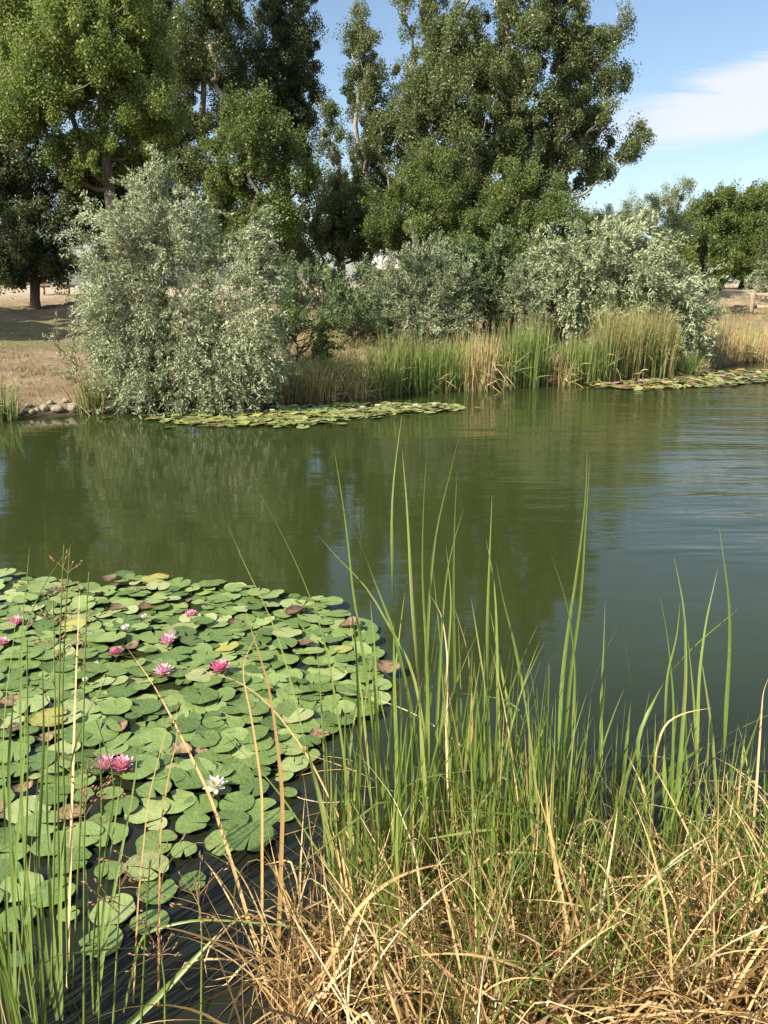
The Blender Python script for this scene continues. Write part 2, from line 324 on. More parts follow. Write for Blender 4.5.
# ------------------------------------------------------------------ terrain
SHX = []; SHY = []
for px, py in [(0, 419), (60, 416), (110, 411), (200, 404), (300, 401), (400, 393), (480, 389), (560, 384), (640, 379), (700, 373), (768, 359)]:
    w = WZ(px, py); SHX.append(w[0]); SHY.append(w[1])
SHX = [-80, -30, -14] + SHX + [14, 22, 40, 80]
SHY = [6.0, 9.0, 11.5] + SHY + [27, 34, 40, 42]
def shore(x): return np.interp(x, SHX, SHY)
def hill_noise(x, y):
    return 0.05 * np.sin(1.3 * x + 0.7 * y) + 0.04 * np.sin(2.9 * x - 1.9 * y + 1) + 0.06 * np.sin(0.45 * x + 0.31 * y + 2) + 0.02 * np.sin(6.1 * x + 1.2 * np.sin(4 * y)) + 0.018 * np.sin(5.3 * y + 2 * np.sin(2.2 * x))
def height(x, y):
    x = np.asarray(x, float); y = np.asarray(y, float)
    s = y - shore(x)
    hf = np.interp(s, [-3, -0.6, 0.0, 0.5, 2.0, 5.0, 9.0, 15, 30, 60, 200, 600, 1500], [-1.2, -0.25, 0.0, 0.20, 0.45, 0.80, 1.10, 1.35, 1.5, 1.62, 1.9, 2.3, 2.5])
    hf = hf + hill_noise(x, y) * np.clip(s / 2.0, 0, 1)
    hf = hf + np.clip((x - 9) / 8, 0, 1) * np.clip((s - 3) / 8, 0, 1) * 0.5
    ny = np.interp(x, [-20, -3, -0.6, 0.2, 1.0, 3, 20], [1.2, 1.50, 1.62, 1.95, 2.15, 2.2, 2.0])
    sn = ny - y
    hn = np.interp(sn, [-2.5, -0.5, 0, 0.4, 1.0, 3, 60], [-1.2, -0.20, 0.0, 0.16, 0.36, 0.5, 1.5]) + hill_noise(x, y) * np.clip(sn, 0, 1) * 0.5
    return np.maximum(hf, hn)
def zg(x, y): return float(height(x, y))
gx = np.concatenate([-np.geomspace(16, 1500, 26)[::-1], np.linspace(-15.5, 15.5, 150), np.geomspace(16, 1500, 26)])
gy = np.concatenate([-np.geomspace(2, 300, 10)[::-1], np.linspace(-1.5, 36, 190), np.geomspace(37, 2500, 34)])
GX, GY = np.meshgrid(gx, gy); GZ = height(GX, GY)
nx, ny_ = len(gx), len(gy)
i = np.arange(ny_ - 1)[:, None] * nx; j = np.arange(nx - 1)[None, :]
Fg = np.stack([i + j, i + j + 1, i + nx + j + 1, i + nx + j], -1).reshape(-1, 4)
tag(link('ground', mesh_np('ground', np.stack([GX, GY, GZ], -1), Fg, [ground_mat()], smooth=True)), 'dry tan earth banks around the pond', None, None, 'structure')
wx = 78.0
tag(link('pond_water', mesh_np('pond_water', [(-wx, 0.6, 0), (wx, 0.6, 0), (wx, 46, 0), (-wx, 46, 0)], np.array([[0, 1, 2, 3]]), [water_mat()])), 'green murky pond water with soft ripples', None, None, 'structure')

def WG(px, py):
    d = ray(px, py); t = np.linspace(1.5, 60, 6000); X = d[0] * t; Yv = d[1] * t; Z = CAMZ + d[2] * t
    k = int(np.argmax(Z <= np.maximum(height(X, Yv), 0))); return np.array([X[k], Yv[k], Z[k]])
# ------------------------------------------------------------------ trees
def leaves_mesh(name, C, Dn, size, aspect, mat, tint, up=0.35):
    """C centres; Dn leaf axis directions (B,3) ; rhombic leaf faces"""
    B = len(C); A = norm(Dn)
    Nn = norm(rng.normal(size=(B, 3)) + np.array([0, 0, up])); S = norm(np.cross(A, Nn)); U = np.cross(S, A)
    L = size[:, None]; w = (size * aspect)[:, None]
    v0 = C - A * L * 0.5; v1 = C + S * w * 0.5 + U * w * 0.12; v2 = C + A * L * 0.5; v3 = C - S * w * 0.5 + U * w * 0.12
    V = np.stack([v0, v1, v2, v3], 1).reshape(-1, 3); Fc = np.arange(B * 4).reshape(-1, 4)
    return mesh_np(name, V, Fc, [mat], {'tint': ('FACE', np.clip(tint, 0, 1))})
def skeleton(base, top, clumps, r0, trunk_r, lean_up=0.35, stems=1, wig=0.15):
    """tree skeleton that reaches every clump: returns tube polylines for trunk, limbs"""
    nodes = []; par = []; trunk_ids = []
    H = top - base; n = 14
    for s in range(stems):
        off = np.array([rng.normal() * 0.18, rng.normal() * 0.18, 0]) * (stems > 1) * min(1.0, np.linalg.norm(H) / 3.5)
        prev = -1
        for k in range(n):
            t = k / (n - 1)
            p = base + H * t + off * (1 + 4 * t) + np.array([rng.normal(), rng.normal(), 0]) * wig * t * (0.3 if k < 3 else 1)
            nodes.append(p); par.append(prev); prev = len(nodes) - 1; trunk_ids.append(prev)
    order = np.argsort(np.linalg.norm(clumps - (base + H * 0.3), axis=1))
    ends = []
    for ci in order:
        c = clumps[ci]; A = np.array(nodes); d = c - A; hd = np.linalg.norm(d[:, :2], axis=1); dist = np.linalg.norm(d, axis=1)
        cost = dist + 2.5 * np.maximum(0, lean_up * hd - d[:, 2]) + 0.6 * (A[:, 2] < base[2] + 0.12 * H[2]) * 3
        b = int(np.argmin(cost)); k = max(2, int(dist[b] / 0.7) + 1); p0 = A[b]; prev = b
        side = rng.normal(size=3) * 0.06 * dist[b]
        for q in range(1, k + 1):
            t = q / k; p = p0 + (c - p0) * t + side * math.sin(math.pi * t) + np.array([0, 0, -0.10 * dist[b]]) * math.sin(math.pi * t)
            nodes.append(p); par.append(prev); prev = len(nodes) - 1
        ends.append(prev)
    cnt = np.zeros(len(nodes)); cnt[ends] = 1
    for i in range(len(nodes) - 1, 0, -1):
        if par[i] >= 0: cnt[par[i]] += cnt[i]
    rad = r0 * np.sqrt(np.maximum(cnt, 0.4))
    for i in trunk_ids:
        t = (nodes[i][2] - base[2]) / max(H[2], .1); rad[i] = max(rad[i], trunk_r * (1 - 0.88 * t))
    rad = np.minimum(rad, trunk_r * 1.0)
    nodes = np.array(nodes); per = n
    tr = [(nodes[s * per:(s + 1) * per], rad[s * per:(s + 1) * per] * np.where(np.arange(per) == 0, 1.35, 1)) for s in range(stems)]
    limbs = []
    kids = {}
    for i in range(len(nodes)): kids.setdefault(par[i], []).append(i)
    tset = set(trunk_ids)
    for i in range(len(nodes)):                       # start a polyline at every branch start
        if i in tset: continue
        p = par[i]; first = (p in tset) or (kids[p][0] != i)
        if not first: continue
        line = [p, i]; cur = i
        while cur in kids: cur = kids[cur][0]; line.append(cur)
        rr = rad[line].copy(); rr[0] = rr[1]; limbs.append((nodes[line], rr))
    return tr, limbs
def lobe_points(lobes, base_n, bias=2.0):
    """lobes: (px,py,rx,ry,Y[,rdepth]) in photo units -> clump centres in world"""
    P = []
    for lb in lobes:
        px, py, rx, ry, Y = lb[:5]; sc = depth(px, py, Y) / F_PX; c = WY(px, py, Y)
        a, b = rx * sc, ry * sc; dd = lb[5] if len(lb) > 5 else a * 0.9
        n = max(2, int(base_n * a * b * (lb[6] if len(lb) > 6 else 1)))
        v = norm(rng.normal(size=(n, 3))) * (rng.random(n) ** (1 / bias))[:, None]
        P.append(c + v * np.array([a, dd, b]))
    return np.concatenate(P)
DENS = 2.4
def tree(name, label, base_px, Y, lobes, leafmat, barkmat, clump_n=9, rc=0.42, lpc=120, leaf=0.08, asp=0.8, trunk_r=0.2, top_px=None, cat='tree', group=None, r0=0.0075, lean_up=0.35, stems=1, up=0.35, wig=0.15):
    bx = WY(base_px, 290, Y)[0]; base = np.array([bx, Y, zg(bx, Y) - 0.15])
    C = lobe_points(lobes, clump_n * DENS); lpc = lpc * 3.0; leaf = leaf * 0.80; rc = rc * 0.92; C[:, 2] = np.maximum(C[:, 2], base[2] + 0.7)
    oc = C.mean(0); far_ = rng.random(len(C)) < .12; C[far_] = C[far_] + (C[far_] - oc) * rng.uniform(.03, .12, (int(far_.sum()), 1))
    if top_px is None: hi = C[np.argsort(C[:, 2])[-max(3, len(C) // 20):]].mean(0); top = hi
    else: top = WY(top_px[0], top_px[1], Y)
    tr, limbs = skeleton(base, top, C, r0, trunk_r, lean_up, stems, wig)
    root = thing(name, base, label, cat, group)
    V, Fc = tubes(tr, 8); me = mesh_np('trunk', V - base, Fc, [barkmat], smooth=True); link('trunk', me, root)
    V, Fc = tubes(limbs, 5); link('limbs', mesh_np('limbs', V - base, Fc, [barkmat], smooth=True), root)
    n = len(C); k = rng.poisson(lpc, n); ci = np.repeat(np.arange(n), k); m = len(ci)
    csz = rc * rng.uniform(0.4, 1.15, n)
    v = norm(rng.normal(size=(m, 3))) * (rng.random(m) ** (1 / 2.4))[:, None] * csz[ci][:, None] * np.array([.85, .85, 1.05])
    # ragged sprays: shift some leaves out along one direction of their clump
    sd_ = norm(rng.normal(size=(n, 3)) + np.array([0, 0, 0.5])); v += sd_[ci] * (rng.random(m) ** 3 * csz[ci] * 1.6)[:, None]
    P = C[ci] + v
    ctint = np.clip(rng.normal(0.45, 0.16, n), 0, 1)
    tint = np.minimum(ctint[ci] + rng.normal(0, 0.17, m), .93)
    ax = norm(rng.normal(size=(m, 3)) + np.array([0, 0, -0.3]))
    me = leaves_mesh('crown', P - base, ax, leaf * rng.uniform(0.7, 1.25, m), asp, leafmat, tint, up)
    link('crown', me, root)
    return root

tree('cottonwood_tree', 'bright yellow-green cottonwood filling the upper left corner', 120, 27,
     [(95, 55, 62, 62, 27, 2.0), (125, -25, 45, 55, 27), (40, 95, 45, 60, 26.5), (60, 0, 50, 60, 27.5), (150, 120, 35, 40, 27), (85, -90, 45, 50, 27), (15, 30, 40, 60, 27.5), (130, 60, 45, 60, 27.5), (100, 150, 45, 30, 27)], M_BRIGHT, M_BARK, 10, 0.45, 150, 0.095, trunk_r=0.24)
tree('shade_tree', 'dark-crowned tree with a bare lower trunk on the left bank', 33, 28,
     [(30, 225, 55, 48, 28, 2.2), (-20, 160, 45, 70, 28), (75, 190, 42, 50, 28.5, 1.6), (60, 262, 40, 18, 28.3, 1.8), (25, 262, 40, 24, 28, 2.0), (15, 276, 50, 10, 28, 2.0), (110, 225, 28, 55, 29), (10, 130, 40, 50, 28), (110, 180, 45, 60, 29.5), (-10, 40, 45, 70, 30)], M_DARK, M_BARK, 10, 0.45, 150, 0.095, trunk_r=0.17, top_px=(30, 110))
tree('poplar_tree', 'tall poplar with a pale trunk behind the bright cottonwood', 205, 34,
     [(235, 90, 30, 60, 35), (190, 55, 48, 75, 34, 1.8), (150, 60, 50, 80, 35.5), (215, -30, 35, 70, 34), (165, 150, 35, 50, 34), (215, 0, 40, 40, 33.5), (150, 10, 30, 60, 35), (180, 170, 45, 50, 34), (225, 215, 40, 50, 34), (130, 215, 40, 50, 34)], M_POP, M_PALE, 9, 0.45, 125, 0.09, trunk_r=0.24, r0=0.011)
tree('poplar_tree', 'dark poplar left of the narrow gap of sky', 285, 36,
     [(284, 60, 34, 75, 36, 1.6), (290, -10, 27, 60, 36), (296, 110, 24, 45, 36), (262, 130, 24, 60, 36), (306, 150, 10, 30, 36)], M_DARK, M_BARK, 11, 0.42, 135, 0.09, trunk_r=0.22)
tree('round_tree', 'round mid-green tree in front of the dark poplar', 262, 25.5,
     [(255, 150, 45, 48, 25.5, 2.0), (282, 190, 32, 55, 25.5, 1.5), (230, 190, 30, 60, 26), (265, 235, 45, 30, 26), (250, 120, 28, 22, 25.5)], M_MID, M_BARK, 11, 0.40, 150, 0.085, trunk_r=0.16)
tree('poplar_tree', 'small slender poplar in the low notch between the dark and narrow poplars', 342, 33,
     [(330, 135, 14, 32, 34), (338, 195, 34, 50, 33.5, 1.6), (345, 235, 44, 26, 34, 1.6), (320, 228, 24, 36, 33), (365, 234, 32, 24, 33.5), (300, 246, 20, 20, 33), (350, 250, 22, 12, 33), (400, 236, 20, 26, 34)], M_POP, M_BARK, 11, 0.36, 120, 0.085, trunk_r=0.2)
tree('poplar_tree', 'narrow spire-like poplar just right of the gap of sky', 368, 36,
     [(358, 30, 11, 30, 36, .8), (366, 75, 18, 38, 36, 1.0), (376, 130, 27, 50, 36, 1.2), (352, 95, 9, 20, 36, .6), (375, 190, 30, 45, 36)], M_POP, M_PALE, 13, 0.36, 125, 0.085, trunk_r=0.2, top_px=(357, 5), lean_up=1.0)
tree('poplar_tree', 'loose-topped poplar with pale branches between the spire and the biggest poplar', 425, 35,
     [(405, 5, 14, 34, 35, .8), (432, 0, 16, 60, 35), (418, 90, 22, 45, 35), (400, 150, 26, 60, 35), (430, -70, 18, 35, 35), (392, -35, 10, 25, 35)], M_POP, M_PALE, 10, 0.36, 105, 0.085, trunk_r=0.2, r0=0.011, lean_up=1.0)
tree('poplar_tree', 'biggest poplar of the group with a branch reaching right into open sky', 505, 33,
     [(500, 60, 62, 95, 33, 2.6), (465, 130, 45, 80, 32.5, 2), (540, 120, 50, 75, 33, 2.2), (560, 30, 34, 50, 33), (510, -60, 50, 60, 33), (560, -30, 22, 35, 33), (612, 75, 17, 26, 33, .8), (603, 40, 16, 22, 33, .8), (620, 25, 8, 10, 33, .5), (598, 130, 26, 24, 33, 1.0), (622, 150, 18, 15, 33, .7), (640, 138, 9, 12, 33, .5), (590, 175, 22, 24, 33, 1), (450, 50, 30, 50, 33), (430, 130, 34, 70, 34), (520, 180, 60, 50, 33.5), (470, 200, 50, 50, 33.5), (575, 120, 30, 50, 33), (580, 60, 24, 40, 33)],
     M_POP, M_PALE, 9.5, 0.42, 140, 0.09, trunk_r=0.3, r0=0.0095, lean_up=0.6, top_px=(510, -60))
tree('locust_tree', 'green tree low in front of the poplars above the grey shrub', 425, 30,
     [(400, 215, 38, 34, 30, 1.6), (445, 215, 36, 40, 30.5, 1.6), (388, 238, 22, 18, 30), (430, 180, 36, 34, 31), (440, 245, 40, 20, 31)], M_MID, M_BARK, 12, 0.38, 140, 0.08, trunk_r=0.14)
tree('locust_tree', 'green tree below the biggest poplar just left of its bare stem', 520, 29,
     [(500, 225, 40, 30, 29.5, 1.5), (550, 225, 34, 28, 29, 1.5), (470, 250, 30, 26, 29), (520, 190, 40, 30, 30), (585, 230, 30, 24, 29), (530, 250, 40, 22, 29.5)], M_MID, M_BARK, 12, 0.38, 140, 0.08, trunk_r=0.14)
tree('pale_tree', 'small grey-green tree peeping over the big silver shrub', 645, 42,
     [(640, 208, 22, 16, 42, 1.2), (665, 200, 16, 14, 42), (684, 192, 9, 12, 42, .6), (625, 222, 20, 14, 42), (668, 225, 30, 20, 42), (610, 225, 24, 18, 42)], M_WIL2, M_BARK, 12, 0.36, 100, 0.09, asp=0.5, trunk_r=0.14)
tree('field_tree', 'mid-green tree at the right edge beyond the silver shrub', 742, 48,
     [(740, 222, 34, 34, 48, 2), (712, 232, 24, 28, 47), (770, 215, 30, 34, 49), (735, 262, 34, 26, 47), (700, 262, 18, 26, 46), (745, 240, 44, 30, 48), (765, 255, 30, 30, 47), (705, 222, 22, 26, 47), (690, 240, 26, 26, 46), (768, 205, 26, 22, 48), (728, 205, 20, 16, 48)], M_MID, M_BARK, 10, 0.5, 150, 0.11, trunk_r=0.22)
tree('field_tree', 'darker tree standing half out of the frame at the right', 815, 44,
     [(800, 235, 34, 45, 44, 2), (785, 262, 24, 24, 43), (830, 210, 35, 45, 44)], M_DARK, M_BARK, 9, 0.5, 140, 0.11, trunk_r=0.22)
# trees just outside the left edge whose shade falls on the bank
tree('shade_tree', 'broad tree just beyond the left edge shading the bank', -330, 17.5,
     [(-330, 100, 150, 100, 17.5, 3.2), (-270, 150, 90, 60, 17, 2.6)], M_DARK, M_BARK, 7, 0.5, 130, 0.11, trunk_r=0.28)
tree('shade_tree', 'second shade tree further out beyond the left edge', -245, 21.5,
     [(-245, 90, 120, 90, 21.5, 3), (-215, 170, 90, 50, 21.5, 3)], M_DARK, M_BARK, 6, 0.55, 130, 0.12, trunk_r=0.28)
# far line of trees across the fields
far0 = None
for k, (x, y, s) in enumerate([(-165 + 11.5 * q + 4 * math.sin(q * 2.3), 135 + 14 * math.sin(q * 1.7), .75 + .3 * math.sin(q * 3.1) ** 2) for q in range(30)]):
    if far0 is None:
        far0 = tree('distant_tree', 'distant round tree in the far line across the fields', 384, 120, [(384, 268, 26, 18, 120, 3.5), (372, 262, 14, 14, 120, 2), (398, 266, 15, 13, 120, 2)], M_MID, M_BARK, 1.5, 0.9, 90, 0.3, trunk_r=0.25, group='far line of trees beyond the fields')
        o = far0
    else: o = copy_thing(far0)
    o.location = (x, y, zg(x, y) - 0.2); o.scale = (s, s, s * .9); o.rotation_euler = (0, 0, k * 1.3)

# ------------------------------------------------------------------ shrubs with drooping silver sprays
def shrub(name, label, base_px, Y, lobes, mat, n_str=55, slen=0.6, leaf=0.055, asp=0.2, per=44, droop=1.0, trunk_r=0.06, cat='shrub', stems=6, group=None, bias=3.0):
    bx = WY(base_px, 300, Y)[0]; base = np.array([bx, Y, max(zg(bx, Y), 0.0) - 0.1])
    n_str = n_str * 2.0; per = int(per * 1.1); leaf = leaf * 1.25; asp = asp * 1.25
    S = lobe_points(lobes, n_str / 9, bias); S = np.repeat(S, 9, axis=0); S = S + rng.normal(size=S.shape) * np.array([.30, .30, 1.0]) * slen * .42; S[:, 2] = np.maximum(S[:, 2], base[2] + 0.15)
    root = thing(name, base, label, cat, group)
    sub = S[rng.choice(len(S), min(len(S), 170), replace=False)]
    tr, limbs = skeleton(base, base + (S.mean(0) - base) * 1.25, sub, 0.0035, trunk_r * .6, 0.5, stems, 0.1)
    V, Fc = tubes(tr, 6); link('stems', mesh_np('stems', V - base, Fc, [M_STEM], smooth=True), root)
    V, Fc = tubes(limbs, 4); link('branches', mesh_np('branches', V - base, Fc, [M_STEM], smooth=True), root)
    n = len(S); cen = S.mean(0); out = norm((S - cen) * np.array([1, 1, 0.3]))
    az = np.arctan2(out[:, 1], out[:, 0]) + np.repeat(rng.normal(0, 0.5, n // 9), 9) + rng.normal(0, 0.4, n)
    hrel = (S[:, 2] - base[2]) / (S[:, 2].max() - base[2])
    th0 = R(35) + rng.normal(0, 0.35, n) - 0.3 * hrel; th1 = th0 + R(105) * droop * rng.uniform(0.6, 1.35, n) * (1.4 - 0.9 * hrel)
    LL = slen * rng.uniform(0.5, 1.3, n)
    LL = LL * (1.35 - .6 * hrel); P = grow(S, LL, az, th0, th1, 1.0, 12)
    # thin twigs
    lines = [(P[q], np.linspace(0.004, 0.0015, 12)) for q in range(0, n)]
    V, Fc = tubes(lines, 3); link('twigs', mesh_np('twigs', V - base, Fc, [M_STEM]), root)
    k = per; u = rng.uniform(0, 11 - 1e-3, (n, k)); i0 = u.astype(int); fr = (u - i0)[..., None]; qi = np.arange(n)[:, None]
    C = P[qi, i0] * (1 - fr) + P[qi, i0 + 1] * fr; T = norm(P[qi, i0 + 1] - P[qi, i0])
    C = C.reshape(-1, 3); T = T.reshape(-1, 3); m = len(C)
    side = norm(rng.normal(size=(m, 3))); ax = norm(T * 0.8 + side * 0.75)
    sz = leaf * rng.uniform(0.6, 1.3, m)
    C = C + ax * sz[:, None] * 0.5 + rng.normal(size=(m, 3)) * slen * 0.045
    st = np.repeat(np.clip(np.repeat(rng.normal(0.48, 0.17, n // 9), 9) + rng.normal(0, .08, n), 0, .9), k)
    me = leaves_mesh('foliage', C - base, ax, sz, asp, mat, np.where(rng.random(m) < 0.006, 1.0, np.clip(st + rng.normal(0, 0.12, m), 0, 0.93)), 0.6)
    link('foliage', me, root)
    return root
shrub('silver_willow', 'big silver-leaved willow drooping over the left bank', 165, 14.1,
      [(152, 252, 40, 54, 14.2, .9), (136, 300, 38, 68, 14.1, .9), (180, 305, 46, 72, 14.2, 1.0), (156, 206, 26, 26, 14.3, .5), (152, 190, 10, 12, 14.3, .25, 2), (196, 240, 14, 20, 14.4, .35), (114, 330, 20, 50, 14.0, .6), (165, 350, 60, 42, 13.9, .7), (238, 285, 30, 42, 13.7, .6), (242, 340, 30, 42, 13.6, .6), (246, 252, 15, 16, 13.7, .35), (104, 255, 14, 26, 14.2, .4), (225, 365, 40, 22, 13.8, .5), (130, 385, 34, 18, 13.6, .5, 1.4), (190, 388, 60, 16, 13.5, .5, 1.4), (244, 376, 22, 16, 13.5, .4, 1.4)],
      M_WIL, 240, 0.50, 0.052, 0.24, 46, trunk_r=0.05, stems=9, bias=2.2)
shrub('grey_shrub', 'rounded grey shrub behind the middle cattail bed', 422, 20.5,
      [(425, 292, 40, 36, 20.5, 1.0), (398, 308, 30, 28, 20.3, .8), (452, 302, 24, 34, 20.4, .8), (428, 264, 20, 14, 20.5, .4), (420, 326, 46, 16, 19.8, .8, 1.3)], M_WIL2, 190, 0.45, 0.06, 0.26, 44, droop=0.6, stems=7, bias=2.2)
shrub('silver_shrub', 'widest silver shrub hanging over the reeds on the right', 620, 21.5,
      [(590, 272, 46, 34, 21.5, 1.4), (632, 280, 44, 40, 21.5, 1.4), (675, 308, 26, 38, 21.0, 1.0), (615, 248, 28, 18, 21.8, .7), (542, 288, 24, 34, 21.3, .9), (575, 310, 46, 34, 21.0, 1.0), (676, 345, 20, 24, 20.8, .8), (645, 255, 16, 14, 21.6, .6), (625, 320, 46, 34, 20.8, .8)], M_WIL, 130, 0.62, 0.085, 0.28, 50, stems=9, bias=2.2)
shrub('silver_shrub', 'narrow silver shrub between the olive shrub and the dark green reeds', 523, 20.8,
      [(522, 290, 16, 30, 20.8, .6), (530, 310, 20, 22, 20.6, .6)], M_WIL2, 150, 0.45, 0.06, 0.26, 40, droop=0.5, stems=5, bias=2.2)
shrub('olive_shrub', 'yellowish olive shrub between the grey and silver shrubs', 488, 22,
      [(487, 280, 28, 34, 22, .9), (490, 308, 36, 26, 21.8, .9), (470, 260, 14, 16, 22, .5), (500, 255, 16, 14, 22, .5)], M_OLIVE, 170, 0.4, 0.06, 0.4, 44, droop=0.3, stems=6, bias=2.2)
shrub('olive_shrub', 'low scrubby olive shrub beside the dark trunk on the middle bank', 318, 22,
      [(308, 290, 24, 20, 23, .9), (320, 318, 36, 16, 20, .9), (296, 305, 20, 22, 20.5, .6), (300, 330, 26, 12, 18.5, .6), (345, 328, 30, 10, 19, .6)], M_OLIVE, 160, 0.4, 0.06, 0.35, 36, droop=0.3, stems=6, bias=2.2)
shrub('bank_shrub', 'dull green shrub above the brown reeds right of the willow', 285, 17,
      [(290, 335, 22, 22, 17, .6), (310, 350, 26, 14, 16.4, .5)], M_MID, 120, 0.35, 0.06, 0.45, 34, droop=0.4, stems=5, bias=2.2)
shrub('bank_shrub', 'dull green shrub between the grey shrub and the dark trunk', 360, 20,
      [(352, 312, 24, 24, 20, .7), (368, 292, 18, 18, 21, .6), (372, 328, 20, 16, 18.5, .5), (338, 292, 16, 16, 21.5, .6)], M_OLIVE, 170, 0.35, 0.06, 0.4, 34, droop=0.3, stems=5, bias=2.2)
shrub('scrub_bush', 'olive scrub bush behind the dark twin trunks on the middle bank', 330, 27,
      [(312, 275, 28, 16, 27, 1.2), (300, 258, 16, 16, 27, .8), (330, 288, 24, 9, 27, 1)], M_OLIVE, 60, 0.5, 0.08, 0.4, 40, droop=0.3, stems=6, bias=2.2)
shrub('scrub_bush', 'grey scrub bush behind the rounded grey shrub', 400, 28,
      [(402, 280, 26, 16, 28, 1.2), (440, 275, 30, 22, 28, 1.2), (375, 292, 22, 8, 28, 1)], M_WIL2, 60, 0.5, 0.08, 0.4, 40, droop=0.3, stems=6, bias=2.2)
shrub('scrub_bush', 'green scrub bush filling the gap behind the olive shrub', 500, 27,
      [(480, 272, 34, 20, 27, 1.4), (525, 270, 34, 22, 27, 1.4), (570, 272, 30, 20, 27.5, 1.2)], M_MID, 55, 0.5, 0.09, 0.5, 40, droop=0.3, stems=6, bias=2.2)
shrub('scrub_bush', 'green scrub bush behind the widest silver shrub towards the right', 700, 32,
      [(690, 275, 34, 20, 32, 1.4), (730, 285, 24, 10, 33, 1.2)], M_MID, 45, 0.5, 0.10, 0.5, 40, droop=0.3, stems=6, bias=2.2)
shrub('silver_shrub', 'small silver shrub at the right edge above the slope', 768, 36,
      [(766, 285, 13, 20, 36, 1), (778, 278, 14, 24, 36, 1)], M_WIL2, 60, 0.6, 0.10, 0.3, 36, stems=5, bias=2.2)
shrub('young_willow', 'thin young willow sticking out left of the big willow', 68, 14.8,
      [(64, 338, 12, 22, 14.8, .3), (68, 375, 9, 20, 14.7, .25)], M_WIL, 150, 0.26, 0.05, 0.24, 20, droop=0.3, trunk_r=.015, stems=3, bias=2.2)

# ------------------------------------------------------------------ far reeds: single clumps
def reed_clump_meshes(mat_g, mat_d, n_g, n_d, h, spread, lean, seed):
    out = []
    for nm, n, mat, wid, kx in (('green_leaves', n_g, mat_g, .017, 0), ('dry_leaves', n_d, mat_d, .015, 1)):
        if n == 0: continue
        a = rng.uniform(0, 2 * math.pi, n); r = spread * np.sqrt(rng.random(n)); roots = np.stack([r * np.cos(a), r * np.sin(a), np.full(n, -0.05)], -1)
        L = h * rng.uniform(0.55, 1.05, n) * (0.85 if kx else 1)
        th0 = np.abs(rng.normal(0, 0.06, n)); th1 = th0 + np.abs(rng.normal(lean, lean * .7, n))
        kink = rng.uniform(0.3, 0.8, n); ka = np.where(rng.random(n) < (0.45 if kx else 0.08), rng.uniform(0.8, 2.0, n), 0)
        P = grow(roots, L, a + rng.normal(0, .5, n), th0, th1, 1.8, 9, kink=kink, kang=ka)
        out.append((nm, ribbon_mesh(nm, P, taper(n, 9, wid * rng.uniform(.7, 1.3, n)), rng.uniform(0, 3, (n, 1)) + np.linspace(0, 1, 9)[None, :] * rng.normal(0, 1.5, (n, 1)), mat)))
    return out
KINDS = {  # blades per clump kind
 'green': [reed_clump_meshes(M_REED, M_DRY, 80, 12, 1.0, 0.26, 0.17, k) for k in range(3)],
 'mixed': [reed_clump_meshes(M_REEDY, M_DRY, 95, 14, 1.0, 0.26, 0.36, k) for k in range(3)],
 'dry': [reed_clump_meshes(M_REED, M_DRY, 6, 85, 1.0, 0.24, 0.25, k) for k in range(3)],
 'brown': [reed_clump_meshes(M_REED, M_DRY, 30, 85, 1.0, 0.30, 0.5, k) for k in range(3)]}
ORD = ['first', 'second', 'third', 'fourth', 'fifth', 'sixth', 'seventh', 'eighth', 'ninth', 'tenth', 'eleventh', 'twelfth']
def reed_bed(label, kind, px0, px1, yb, ytop, rows, group, cat='reeds', step=12, name='cattail_clump', dy=0.4):
    k = 0
    for r in range(rows):
        px = px0 + (step / 2 if r % 2 else 0); col_ = -1
        while px <= px1:
            qx = px + random.uniform(-3, 3)
            w = WZ(qx, yb); y = shore(w[0]) + r * dy + random.uniform(-.12, .12) - 0.05; x = w[0] * y / w[1]
            z = max(zg(x, y), 0.0) - 0.03; top = WY(qx, ytop + random.uniform(-4, 8) , y)[2]
            hgt = max(0.4, top - z) * 1.04 * random.uniform(.80, 1.1)
            rn = ['front row', 'second row', 'back row'][r] if rows == 3 else ['front row', 'back row'][r] if rows == 2 else 'row'; col_ += 1
            o = thing(name, (x, y, z), f'{label}, {ORD[col_]} from left, {rn}', cat, group, random.uniform(0, 6.28))
            for nm, me in KINDS[kind][k % 3]: link(nm, me, o)
            o.scale = (1.0, 1.0, hgt); k += 1
            px += step * random.uniform(.85, 1.15)
reed_bed('green clump of the middle cattail bed', 'green', 384, 465, 393, 328, 3, 'middle green cattail bed')
reed_bed('straw-coloured clump between the two green beds', 'dry', 470, 500, 388, 318, 3, 'tan reeds in the middle of the far shore', step=10)
reed_bed('dark green cattail clump right of the tan reeds', 'green', 508, 545, 386, 316, 3, 'dark green cattail bed', step=11)
reed_bed('dry clump in the gap beside the yellow-tipped bed', 'dry', 550, 560, 385, 335, 2, 'narrow dry gap reeds', step=9)
reed_bed('green clump under the widest silver shrub', 'green', 566, 600, 383, 330, 3, 'cattails under the widest silver shrub', step=11)
reed_bed('tall yellow-tipped reed clump of the big fan', 'mixed', 606, 672, 379, 298, 3, 'big yellow-tipped reed fan', step=11)
reed_bed('low green reed clump right of the yellow-tipped fan', 'green', 678, 690, 376, 345, 2, 'low reeds at the fan edge', step=10)
reed_bed('tan clump at the far right shore', 'dry', 722, 790, 361, 314, 3, 'tan reeds at the right edge', step=11, dy=0.7)
reed_bed('brown and green clump right of the big willow', 'brown', 282, 375, 400, 343, 3, 'brown reeds right of the big willow', step=13)
reed_bed('yellowish clump at the big willow foot', 'mixed', 92, 140, 411, 358, 1, 'reeds at the foot of the willow', step=14, dy=0.3)
reed_bed('low brown reed clump hidden under the willow sprays', 'brown', 160, 268, 405, 372, 1, 'reeds under the willow', step=16)
